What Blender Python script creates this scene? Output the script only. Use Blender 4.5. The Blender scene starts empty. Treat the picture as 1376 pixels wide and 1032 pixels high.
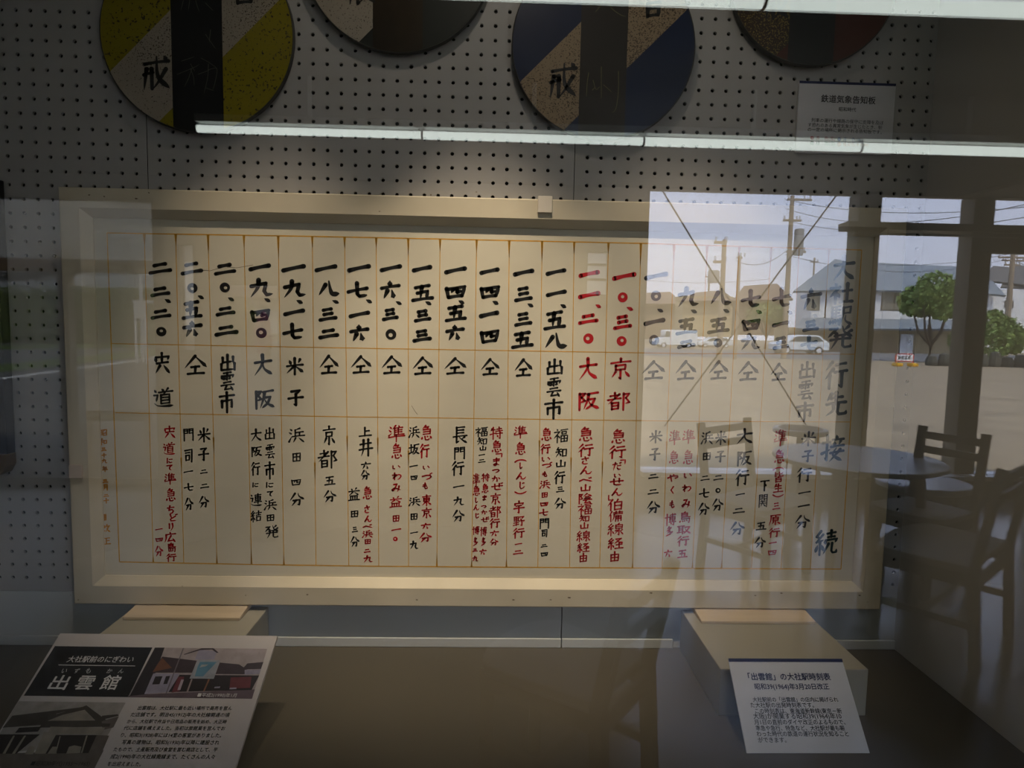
import bpy, math, random
import numpy as np
from mathutils import Vector, Matrix

sc = bpy.context.scene
random.seed(7)

# ------------------------------------------------------------------ camera
F, PIT, YAW, ROLL = 876.4, -.0852, -.0298, -.0198          # focal length in pixels of the 1376 x 1032 frame
def _rot(a, k):
    return np.array(Matrix.Rotation(a, 3, k))
RM = _rot(YAW, 'Z') @ _rot(PIT, 'X') @ _rot(ROLL, 'Y')      # columns: right, forward, up
CAM = np.array([0, -1.4637, 1.5])
cd = bpy.data.cameras.new('camera')
cam = bpy.data.objects.new('camera', cd)
sc.collection.objects.link(cam)
cd.sensor_width = 36; cd.lens = F / 1376 * 36; cd.clip_start = .02; cd.clip_end = 500
m4 = np.eye(4); m4[:3, 0] = RM[:, 0]; m4[:3, 1] = RM[:, 2]; m4[:3, 2] = -RM[:, 1]; m4[:3, 3] = CAM
cam.matrix_world = Matrix(m4.tolist())
sc.camera = cam

# ------------------------------------------------------------------ sky, lights, exposure
sc.view_settings.view_transform = 'Standard'
sc.view_settings.look = 'None'
sc.view_settings.exposure = 0
sc.view_settings.gamma = 1
sc.view_settings.use_curve_mapping = False
sc.cycles.transparent_max_bounces = 24
sc.cycles.max_bounces = 8
sc.cycles.use_denoising = True
sc.cycles.use_adaptive_sampling = False
sc.cycles.sample_clamp_indirect = 6
w = bpy.data.worlds.new('sky'); sc.world = w; w.use_nodes = True
nt = w.node_tree
bg = nt.nodes['Background']
tc = nt.nodes.new('ShaderNodeTexCoord'); sx = nt.nodes.new('ShaderNodeSeparateXYZ')
cr = nt.nodes.new('ShaderNodeValToRGB')
nt.links.new(tc.outputs['Generated'], sx.inputs[0]); nt.links.new(sx.outputs['Z'], cr.inputs[0])
cr.color_ramp.elements[0].position = 0.0; cr.color_ramp.elements[0].color = (.80, .83, 1.0, 1)
cr.color_ramp.elements[1].position = .45; cr.color_ramp.elements[1].color = (.52, .64, 1.0, 1)
nt.links.new(cr.outputs[0], bg.inputs[0])
bg.inputs[1].default_value = SKY = 4.3

def lamp(name, kind, loc, target, energy, color, **kw):
    d = bpy.data.lights.new(name, kind); d.energy = energy; d.color = color
    for k, v in kw.items(): setattr(d, k, v)
    o = bpy.data.objects.new(name, d); sc.collection.objects.link(o)
    o.location = loc
    o.rotation_euler = (Vector(target) - Vector(loc)).to_track_quat('-Z', 'Y').to_euler()
    return o
# hazy sun standing behind the building, over the street
lamp('sun', 'SUN', (0, 20, 30), (-6, 0, 0), 9.0, (1, .90, .74), angle=math.radians(6))
# warm ceiling spots of the display case, with one wide fill spot added
for x, e in ((-.47, 48), (-.04, 98), (.40, 52)):
    lamp('display_spot', 'SPOT', (x, -.60, 2.68), (x, 0, 1.10), e, (1, .83, .63), spot_size=math.radians(36), spot_blend=1.0, shadow_soft_size=.008)
lamp('display_spot', 'SPOT', (.05, -.60, 2.68), (.05, 0, 1.95), 5.5, (1, .88, .74), spot_size=math.radians(110), spot_blend=.8, shadow_soft_size=.03)  # weak wide spot added to brighten the pegboard above the timetable
lamp('display_spot', 'SPOT', (-1.42, -.50, 2.5), (-1.42, 0, 1.74), 40, (1, .70, .42), spot_size=math.radians(42), spot_blend=.6, shadow_soft_size=.02)

# ------------------------------------------------------------------ geometry helpers
GLASS_Y = -.62                     # front face of the display window
def ray(px, py):
    return RM @ np.array([(px - 688) / F, 1, -(py - 516) / F])
def onY(px, py, y):                # pixel -> point on the upright plane y
    d = ray(px, py); return CAM + d * (y - CAM[1]) / d[1]
def onZ(px, py, z):                # pixel -> point on the level plane z
    d = ray(px, py); return CAM + d * (z - CAM[2]) / d[2]
def VR(px, py, D):                 # pixel seen in the glass, D metres from the eye -> true place in the room or street
    p = onY(px, py, CAM[1] + D); return np.array([p[0], 2 * GLASS_Y - p[1], p[2]])
def GR(px, py, z=-.05):            # the same on level ground
    p = onZ(px, py, z); return np.array([p[0], 2 * GLASS_Y - p[1], p[2]])
def RY(D): return 2 * GLASS_Y - (CAM[1] + D)

class MB:
    """collects faces and links them as one mesh object"""
    def __init__(s): s.v = []; s.f = []; s.m = []; s.mat = 0
    def add(s, vs, fs):
        o = len(s.v); s.v += [tuple(map(float, q)) for q in vs]
        for f in fs: s.f.append(tuple(i + o for i in f)); s.m.append(s.mat)
        return s
    def box(s, a, b):
        x0, x1 = sorted((a[0], b[0])); y0, y1 = sorted((a[1], b[1])); z0, z1 = sorted((a[2], b[2]))
        return s.add([(x0,y0,z0),(x1,y0,z0),(x1,y1,z0),(x0,y1,z0),(x0,y0,z1),(x1,y0,z1),(x1,y1,z1),(x0,y1,z1)],
                     [(0,3,2,1),(4,5,6,7),(0,1,5,4),(1,2,6,5),(2,3,7,6),(3,0,4,7)])
    def hexa(s, q):                # eight corners, bottom ring then top ring
        return s.add(q, [(0,3,2,1),(4,5,6,7),(0,1,5,4),(1,2,6,5),(2,3,7,6),(3,0,4,7)])
    def prism(s, poly, vec):       # polygon swept along vec
        n = len(poly); v = [tuple(p) for p in poly] + [tuple(np.array(p) + np.array(vec)) for p in poly]
        return s.add(v, [tuple(range(n))[::-1], tuple(range(n, 2 * n))] + [(i, (i + 1) % n, n + (i + 1) % n, n + i) for i in range(n)])
    def tube(s, pts, r, n=8, caps=True):
        pts = [Vector(p) for p in pts]; rs = r if isinstance(r, (list, tuple)) else [r] * len(pts)
        vs = []; fs = []
        for i, p in enumerate(pts):
            t = (pts[min(i + 1, len(pts) - 1)] - pts[max(i - 1, 0)]).normalized()
            u = t.cross(Vector((0, 0, 1)));  u = u if u.length > .05 else t.cross(Vector((1, 0, 0)))
            u.normalize(); w_ = t.cross(u)
            for k in range(n):
                a = 2 * math.pi * k / n; vs.append(p + (u * math.cos(a) + w_ * math.sin(a)) * rs[i])
        for i in range(len(pts) - 1):
            for k in range(n):
                fs.append((i*n+k, i*n+(k+1)%n, (i+1)*n+(k+1)%n, (i+1)*n+k))
        if caps: fs += [tuple(range(n))[::-1], tuple(range((len(pts)-1)*n, len(pts)*n))]
        return s.add(vs, fs)
    def bar(s, a, b, wx, wy):      # rectangular rod from a to b
        a, b = Vector(a), Vector(b); t = (b - a).normalized()
        u = t.cross(Vector((0, 0, 1))); u = u if u.length > .05 else Vector((1, 0, 0))
        u.normalize(); v = t.cross(u).normalized()
        q = [p + u * i * wx / 2 + v * j * wy / 2 for p in (a, b) for i, j in ((-1,-1),(1,-1),(1,1),(-1,1))]
        return s.hexa(q)
    def lathe(s, prof, c, n=40):   # (radius, z) profile about a vertical axis
        vs = []; fs = []
        for r, z in prof:
            for k in range(n):
                a = 2 * math.pi * k / n; vs.append((c[0] + r * math.cos(a), c[1] + r * math.sin(a), c[2] + z))
        for i in range(len(prof) - 1):
            for k in range(n): fs.append((i*n+k, i*n+(k+1)%n, (i+1)*n+(k+1)%n, (i+1)*n+k))
        fs += [tuple(range(n))[::-1], tuple(range((len(prof)-1)*n, len(prof)*n))]
        return s.add(vs, fs)
    def build(s, name, mats, parent=None, bevel=0, smooth=False, seg=2):
        me = bpy.data.meshes.new(name); me.from_pydata(s.v, [], s.f)
        mats = mats if isinstance(mats, (list, tuple)) else [mats]
        for m in mats: me.materials.append(m)
        me.polygons.foreach_set('material_index', s.m)
        if smooth: me.polygons.foreach_set('use_smooth', [True] * len(s.f))
        me.update()
        o = bpy.data.objects.new(name, me); sc.collection.objects.link(o)
        if bevel:
            b = o.modifiers.new('bevel', 'BEVEL'); b.width = bevel; b.segments = seg; b.limit_method = 'ANGLE'
        if parent is not None:
            o.parent = parent; o.matrix_parent_inverse = Matrix.Translation(-parent.location) if parent.type == 'EMPTY' else Matrix()
        return o

def tag(o, label, cat, group=None, kind=None):
    o['label'] = label; o['category'] = cat
    if group: o['group'] = group
    if kind: o['kind'] = kind
    return o
def thing(name, label, cat, loc, group=None, kind=None):
    o = bpy.data.objects.new(name, None); sc.collection.objects.link(o)
    o.location = tuple(map(float, loc)); o.empty_display_size = .1
    return tag(o, label, cat, group, kind)
def struct(o, label, cat='structure'):
    o['kind'] = 'structure'; o['label'] = label; o['category'] = cat; return o

# ------------------------------------------------------------------ materials
def mat(name, col, rough=.6, noise=0, scale=8, spec=.3, metal=0, bump=0, stretch=(1,1,1), col2=None, detail=4):
    m = bpy.data.materials.new(name); m.use_nodes = True; t = m.node_tree; b = t.nodes['Principled BSDF']
    b.inputs['Base Color'].default_value = (*col, 1); b.inputs['Roughness'].default_value = rough
    b.inputs['Specular IOR Level'].default_value = spec; b.inputs['Metallic'].default_value = metal
    if noise or bump:
        c = t.nodes.new('ShaderNodeTexCoord'); mp = t.nodes.new('ShaderNodeMapping'); mp.inputs['Scale'].default_value = stretch
        n = t.nodes.new('ShaderNodeTexNoise'); n.inputs['Scale'].default_value = scale; n.inputs['Detail'].default_value = detail
        t.links.new(c.outputs['Object'], mp.inputs[0]); t.links.new(mp.outputs[0], n.inputs['Vector'])
        if noise:
            r = t.nodes.new('ShaderNodeValToRGB'); r.color_ramp.elements[0].position = .32; r.color_ramp.elements[1].position = .68
            lo = col2 or tuple(x * (1 - noise) for x in col)
            r.color_ramp.elements[0].color = (*lo, 1); r.color_ramp.elements[1].color = (*col, 1)
            t.links.new(n.outputs['Fac'], r.inputs[0]); t.links.new(r.outputs[0], b.inputs['Base Color'])
        if bump:
            bp = t.nodes.new('ShaderNodeBump'); bp.inputs['Strength'].default_value = bump; bp.inputs['Distance'].default_value = .002
            t.links.new(n.outputs['Fac'], bp.inputs['Height']); t.links.new(bp.outputs[0], b.inputs['Normal'])
    return m
def speckled(name, col, spot, scale=220, thr=.62, rough=.45, patch=6, lowthr=.5):
    """painted enamel with rust or dirt specks gathered in patches"""
    m = mat(name, col, rough, noise=.12, scale=9); t = m.node_tree; b = t.nodes['Principled BSDF']
    base = b.inputs['Base Color'].links[0].from_socket
    c = t.nodes.new('ShaderNodeTexCoord')
    n = t.nodes.new('ShaderNodeTexNoise'); n.inputs['Scale'].default_value = scale; n.inputs['Detail'].default_value = 2
    p = t.nodes.new('ShaderNodeTexNoise'); p.inputs['Scale'].default_value = patch
    t.links.new(c.outputs['Object'], n.inputs['Vector']); t.links.new(c.outputs['Object'], p.inputs['Vector'])
    a = t.nodes.new('ShaderNodeMath'); a.operation = 'MULTIPLY_ADD'; a.inputs[1].default_value = .28
    t.links.new(p.outputs['Fac'], a.inputs[0]); t.links.new(n.outputs['Fac'], a.inputs[2])
    r = t.nodes.new('ShaderNodeValToRGB'); r.color_ramp.elements[0].position = thr + .12; r.color_ramp.elements[1].position = thr + .18
    t.links.new(a.outputs[0], r.inputs[0])
    mx = t.nodes.new('ShaderNodeMix'); mx.data_type = 'RGBA'
    t.links.new(r.outputs[0], mx.inputs[0]); t.links.new(base, mx.inputs[6]); mx.inputs[7].default_value = (*spot, 1)
    t.links.new(mx.outputs[2], b.inputs['Base Color'])
    return m
def emit(name, col, s):
    m = bpy.data.materials.new(name); m.use_nodes = True; t = m.node_tree; t.nodes.clear()
    e = t.nodes.new('ShaderNodeEmission'); e.inputs[0].default_value = (*col, 1); e.inputs[1].default_value = s
    o = t.nodes.new('ShaderNodeOutputMaterial'); t.links.new(e.outputs[0], o.inputs[0]); return m
def glass(name, tint=(1, 1, 1), r0=.04):
    """thin sheet glass: clear through, mirror by Fresnel on each face"""
    m = bpy.data.materials.new(name); m.use_nodes = True; t = m.node_tree; t.nodes.clear()
    tr = t.nodes.new('ShaderNodeBsdfTransparent'); tr.inputs[0].default_value = (*tint, 1)
    gl = t.nodes.new('ShaderNodeBsdfGlossy'); gl.inputs['Roughness'].default_value = 0
    lw = t.nodes.new('ShaderNodeLayerWeight'); lw.inputs[0].default_value = .5
    pw = t.nodes.new('ShaderNodeMath'); pw.operation = 'POWER'; pw.inputs[1].default_value = 5
    ma = t.nodes.new('ShaderNodeMath'); ma.operation = 'MULTIPLY_ADD'; ma.inputs[1].default_value = .96; ma.inputs[2].default_value = r0
    t.links.new(lw.outputs['Facing'], pw.inputs[0]); t.links.new(pw.outputs[0], ma.inputs[0])
    mx = t.nodes.new('ShaderNodeMixShader'); o = t.nodes.new('ShaderNodeOutputMaterial')
    t.links.new(ma.outputs[0], mx.inputs[0]); t.links.new(tr.outputs[0], mx.inputs[1]); t.links.new(gl.outputs[0], mx.inputs[2])
    t.links.new(mx.outputs[0], o.inputs[0]); return m

M = {}
M['peg'] = mat('white painted pegboard', (.36, .35, .33), .55, noise=.06, scale=5)
M['cavityshade'] = mat('painted cavity shade', (.008, .008, .008), .9)
M['panelwhite'] = mat('white laminate', (.47, .485, .465), .5, noise=.05, scale=3)
M['sidewall'] = mat('off white side panel', (.46, .455, .43), .5, noise=.05, scale=3)
M['casefloor'] = mat('grey olive laminate', (.085, .076, .057), .42, noise=.06, scale=4)
M['plinth'] = mat('white painted block', (.33, .31, .25), .6, noise=.06, scale=10)
M['pad'] = mat('pale wood pad', (.60, .49, .35), .6, noise=.12, scale=14, stretch=(.3, 3, 3))
M['board'] = mat('aged cream paint', (.66, .605, .46), .55, noise=.07, scale=5, bump=.12, stretch=(.35, 1, 3))
M['frame'] = mat('aged cream frame paint', (.63, .56, .41), .5, noise=.16, scale=7, bump=.15)
M['K'] = mat('black ink', (.012, .012, .011), .5)
M['R'] = mat('red ink', (.45, .008, .012), .5)
M['B'] = mat('blue black ink', (.004, .028, .038), .45)
M['O'] = mat('ochre ink', (.62, .25, .015), .5)
M['rule'] = mat('orange ruling ink', (.74, .38, .04), .5, noise=.3, scale=60)
M['ink'] = mat('printed dark ink', (.02, .02, .022), .6)
M['navy'] = mat('navy print', (.012, .018, .07), .5)
M['paper'] = mat('white card', (.52, .52, .52), .55, noise=.03, scale=20)
M['paperwarm'] = mat('white foam board', (.50, .465, .44), .55, noise=.03, scale=20)
M['glass'] = glass('display glass', r0=.085)
M['pane'] = glass('window glass', (.99, 1, .995), .03)
M['dimpane'] = glass('window glass with dimming tint', (.45, .45, .42), .03)  # tint added to dim the view through the left windows
M['lampglow'] = emit('fluorescent glow', (.90, 1.0, .93), 4.4)
M['whitemetal'] = mat('white enamel metal', (.6, .62, .6), .4)
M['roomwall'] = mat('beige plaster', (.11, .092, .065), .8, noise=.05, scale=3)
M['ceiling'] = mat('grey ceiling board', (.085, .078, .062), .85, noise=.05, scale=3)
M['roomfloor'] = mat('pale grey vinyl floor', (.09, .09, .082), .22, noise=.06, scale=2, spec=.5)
M['timber'] = mat('brown painted timber', (.15, .12, .075), .6, noise=.12, scale=8)
M['whitesill'] = mat('white window sill', (.75, .77, .77), .4)
M['chairwood'] = mat('dark stained wood', (.10, .085, .065), .5, noise=.2, scale=20)
M['seat'] = mat('grey seat cushion', (.30, .31, .34), .7)
M['tabletop'] = mat('pale grey table laminate', (.52, .55, .60), .35)
M['darkmetal'] = mat('dark steel', (.05, .045, .04), .5, metal=.4)
M['gravel'] = mat('tan gravel', (.37, .295, .19), .95, noise=.28, scale=.9, detail=12)
M['asphalt'] = mat('grey asphalt', (.17, .17, .17), .9, noise=.15, scale=2)
M['roadpaint'] = mat('white road paint', (.75, .75, .75), .7)
M['grass'] = mat('grass', (.16, .24, .06), .9, noise=.4, scale=2)
M['concrete'] = mat('pale concrete', (.33, .32, .30), .9, noise=.15, scale=3)
M['housewhite'] = mat('white plaster', (.78, .79, .79), .8, noise=.06, scale=1)
M['housetan'] = mat('tan cladding', (.42, .33, .19), .8, noise=.1, scale=1)
M['housebrown'] = mat('weathered brown timber', (.22, .16, .11), .9, noise=.2, scale=1)
M['weathered'] = mat('weathered tan timber', (.55, .45, .33), .8, noise=.15, scale=6)
M['roofblue'] = mat('blue grey roof tile', (.23, .27, .31), .6, noise=.12, scale=2, stretch=(6, 1, 1))
M['roofgrey'] = mat('dark grey roof tile', (.16, .155, .15), .7, noise=.25, scale=3, stretch=(6, 1, 1))
M['roofbrown'] = mat('brown roof tile', (.24, .17, .125), .8, noise=.2, scale=2)
M['winframe'] = mat('brown aluminium frame', (.10, .075, .05), .5)
M['housepane'] = mat('house window with curtains', (.26, .24, .19), .2, noise=.3, scale=2, stretch=(8, 1, .2))
M['bark'] = mat('bark', (.11, .085, .06), .9, noise=.3, scale=12)
M['carwhite'] = mat('white car paint', (.72, .78, .82), .2)
M['carglass'] = mat('dark car glass', (.05, .07, .08), .1)
M['tyre'] = mat('black rubber', (.02, .02, .02), .8)
M['pole'] = mat('concrete pole', (.33, .26, .18), .9, noise=.1, scale=4)
M['wire'] = mat('black cable', (.04, .04, .045), .7)
M['signwhite'] = mat('white sign enamel', (.74, .76, .8), .5)
M['signred'] = mat('red sign enamel', (.55, .08, .06), .5)
M['yellow'] = mat('yellow plastic weight', (.75, .42, .02), .5)
M['dimmersheet'] = mat('translucent dimmer sheet', (.75, .73, .69), .6)  # for the added sheet that dims the sky at the left
_t = M['dimmersheet'].node_tree; _p = _t.nodes['Principled BSDF']; _l = _t.nodes.new('ShaderNodeBsdfTranslucent'); _l.inputs[0].default_value = (.78, .76, .72, 1)
_x = _t.nodes.new('ShaderNodeMixShader'); _x.inputs[0].default_value = .85
_t.links.new(_p.outputs[0], _x.inputs[1]); _t.links.new(_l.outputs[0], _x.inputs[2]); _t.links.new(_x.outputs[0], _t.nodes['Material Output'].inputs[0])
M['clip'] = mat('cream plastic', (.66, .60, .50), .35)
M['clippink'] = mat('pinkish tape pad', (.56, .46, .36), .5)
def leafmat(name, a, b):
    m = mat(name, a, .7); t = m.node_tree
    g = t.nodes.new('ShaderNodeNewGeometry'); r = t.nodes.new('ShaderNodeValToRGB')
    r.color_ramp.elements[0].color = (*a, 1); r.color_ramp.elements[1].color = (*b, 1)
    t.links.new(g.outputs['Random Per Island'], r.inputs[0]); t.links.new(r.outputs[0], t.nodes['Principled BSDF'].inputs['Base Color'])
    return m
M['leaf'] = leafmat('green leaves', (.09, .16, .03), (.26, .36, .10))
M['leafpale'] = leafmat('pale green leaves', (.12, .18, .04), (.30, .36, .12))
M['leafdark'] = leafmat('dark hedge leaves', (.20, .27, .09), (.42, .50, .20))
M['blossom'] = leafmat('pink blossom', (.55, .12, .32), (.75, .45, .55))

# ------------------------------------------------------------------ display case shell (setting)
P = .03; CX = 1.0467; Z0 = 1.5 - .5834; CF = .76; SIDE = .962; PEG_B = .8855
J1, J2 = 1.6645, 1.8764
XA = -CX; XB = (9 + J1) * P - CX; XC = (9 + J1 + 29 + J2) * P - CX      # first hole column of each pegboard sheet
def pegboard(name, cols, r0, r1, xl, xr, label):
    """sheet with real drilled holes; cols = x of the hole columns"""
    mb = MB(); rad = .0042; N = 12; T = .005
    rows = [Z0 + k * P for k in range(r0, r1)]
    zs = [PEG_B] + [(a + b) / 2 for a, b in zip(rows, rows[1:])] + [rows[-1] + P / 2]
    xs = [xl] + [(a + b) / 2 for a, b in zip(cols, cols[1:])] + [xr]
    for i, cx in enumerate(cols):
        for j, cz in enumerate(rows):
            x0, x1, z0, z1 = xs[i], xs[i+1], zs[j], zs[j+1]
            ring = [(cx + rad * math.cos(2*math.pi*k/N + math.pi/4), cz + rad * math.sin(2*math.pi*k/N + math.pi/4)) for k in range(N)]
            cor = [(x1, z1), (x0, z1), (x0, z0), (x1, z0)]
            vs = [(a, 0, b) for a, b in ring] + [(a, T, b) for a, b in ring] + [(a, 0, b) for a, b in cor]
            fs = [(k, N + k, N + (k+1) % N, (k+1) % N) for k in range(N)]
            for q in range(4):
                s = q * 3
                fs.append((2*N + q, ) + tuple((s + e) % N for e in (0, 1, 2, 3))[::1] + (2*N + (q+1) % 4,))
            mb.add(vs, fs)
    o = mb.build(name, M['peg']); struct(o, label, 'pegboard')
    return o
pegboard('wall_back', [XA + (k - 20) * P for k in range(30)], 0, 54, XA - 20 * P - .023, XA + 9 * P + .0243, 'white perforated wall sheet behind the left end of the timetable board')
pegboard('wall_back', [XB + k * P for k in range(30)], 0, 54, XA + 9 * P + .0256, XB + 29 * P + .0275, 'white perforated wall sheet behind the middle of the timetable board')
pegboard('wall_back', [XC + k * P for k in range(27)], 0, 54, XB + 29 * P + .0288, SIDE, 'white perforated wall sheet behind the right end of the timetable board')
mb = MB(); mb.box((-3, .012, .6), (SIDE, .05, 2.9)); struct(mb.build('wall_backing', M['cavityshade']), 'painted cavity shade behind the perforated sheets', 'wall')  # near-black backing stands in for the shade behind the holes
xs_ = XB + 29 * P + .028; xs_ = .1705
for a, b, l in ((-3, xs_ - .0012, 'white wall strip under the pegboard left of the thin seam'), (xs_ + .0012, SIDE, 'white wall strip under the pegboard right of the thin seam')):
    mb = MB(); mb.box((a, 0.0, CF), (b, .012, PEG_B - .0012)); struct(mb.build('wall_lower', M['panelwhite']), l, 'wall')
mb = MB()
for a, b in ((-3, xs_ - .001), (xs_ + .001, .432)): mb.box((a, -.006, CF), (b, -.0002, CF + .022))
mb.box((.757, -.006, CF), (SIDE, -.0002, CF + .022))
struct(mb.build('baseboard_back', M['panelwhite'], bevel=.0015), 'low white strip along the foot of the case back wall', 'baseboard')
mb = MB(); mb.box((SIDE, GLASS_Y - .03, CF - .1), (SIDE + .02, .05, 2.78)); struct(mb.build('wall_right', M['sidewall']), 'white side wall of the display case', 'wall')
mb = MB(); mb.box((-3.05, GLASS_Y - .05, 0), (-3, .05, 2.78)); struct(mb.build('wall_left_end', M['panelwhite']), 'white left end wall of the display case', 'wall')
mb = MB(); mb.box((-3, GLASS_Y - .03, CF - .03), (SIDE, .012, CF)); struct(mb.build('floor_display', M['casefloor']), 'grey olive floor of the display case', 'floor')
mb = MB(); mb.box((-3, GLASS_Y - .05, 0), (3.4, GLASS_Y - .02, CF - .03)); mb.box((SIDE + .02, GLASS_Y - .05, CF - .03), (3.4, GLASS_Y - .02, 2.6))
struct(mb.build('wall_front', M['roomwall']), 'beige wall under the display window', 'wall')
mb = MB(); mb.box((-3, GLASS_Y - .006, CF), (SIDE, GLASS_Y, 2.6)); struct(mb.build('window_1', M['glass']), 'large clear glass pane in front of the exhibits', 'window')

# ------------------------------------------------------------------ mounting blocks and pads
zt = .8545
def plinth(name, x0, x1, label):
    mb = MB(); mb.box((x0, -.271, CF), (x1, -.0065, zt)); return tag(mb.build(name, M['plinth'], bevel=.002), label, 'block', 'blocks that carry the timetable board')
plinth('mounting_block', -.803, -.503, 'white mounting block behind the photo panel, under the board')
plinth('mounting_block', .4478, .7385, 'white mounting block behind the blue-topped floor card, under the board')
def pad(x0, x1, label):
    mb = MB(); y0, y1 = -.079, -.0065
    mb.hexa([(x0,y0,zt),(x1,y0,zt),(x1,y1,zt),(x0,y1,zt),(x0,y0,zt+.007),(x1,y0,zt+.007),(x1,y1,zt+.0135),(x0,y1,zt+.0135)])
    return tag(mb.build('wooden_pad', M['pad'], bevel=.0015), label, 'pad', 'pads between blocks and board')
pad(-.7915, -.541, 'pale flat wooden pad on the block behind the photo panel')
pad(.4723, .730, 'pale flat wooden pad on the block behind the blue-topped floor card')

# ------------------------------------------------------------------ timetable board
BX0, BX1, BZ0, BZ1, BY = -.9245, .9050, .8680, 1.7790, -.030
PY = BY + .020                                              # face of the recessed panel
tb = thing('timetable_board', 'cream framed wooden timetable board with vertical black and red brush writing', 'timetable board', (0, BY + .012, BZ0))
RW = .060
mb = MB(); mb.box((BX0 + RW - .01, PY, BZ0 + RW - .01), (BX1 - RW + .01, -.0035, BZ1 - RW + .01)); mb.build('panel', M['board'], tb)
def rail(pts, name='frame_rail'):
    """mitred rail: outer a-b, inner c-d (seen from the front), with a sloped bead on the inner edge"""
    (ax, az), (bx, bz), (cx, cz), (dx, dz) = pts
    mb = MB()
    ix, iz = 0, 0
    yb = -.0035
    def ring(k):
        if k == 0: return (ax, az), (bx, bz)
        if k == 1: return (dx, dz), (cx, cz)
    (ox0, oz0), (ox1, oz1) = (ax, az), (bx, bz)
    (ix0, iz0), (ix1, iz1) = (dx, dz), (cx, cz)
    prof = [(0, yb), (0, BY + .002), (.04, BY), (.70, BY), (.74, BY + .002), (1.0, PY - .004), (1.0, yb)]
    vs = []
    for t, y in prof:
        vs += [(ox0 + (ix0 - ox0) * t, y, oz0 + (iz0 - oz0) * t), (ox1 + (ix1 - ox1) * t, y, oz1 + (iz1 - oz1) * t)]
    n = len(prof)
    fs = [(2*i, 2*i+1, 2*((i+1) % n)+1, 2*((i+1) % n)) for i in range(n)] + [tuple(2*i for i in range(n))[::-1], tuple(2*i+1 for i in range(n))]
    mb.add(vs, fs); return mb.build(name, M['frame'], tb)
o4 = [(BX0, BZ0), (BX1, BZ0), (BX1, BZ1), (BX0, BZ1)]
i4 = [(BX0 + RW, BZ0 + RW), (BX1 - RW, BZ0 + RW), (BX1 - RW, BZ1 - RW), (BX0 + RW, BZ1 - RW)]
for k in range(4): rail((o4[k], o4[(k+1) % 4], i4[(k+1) % 4], i4[k]))

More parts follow.
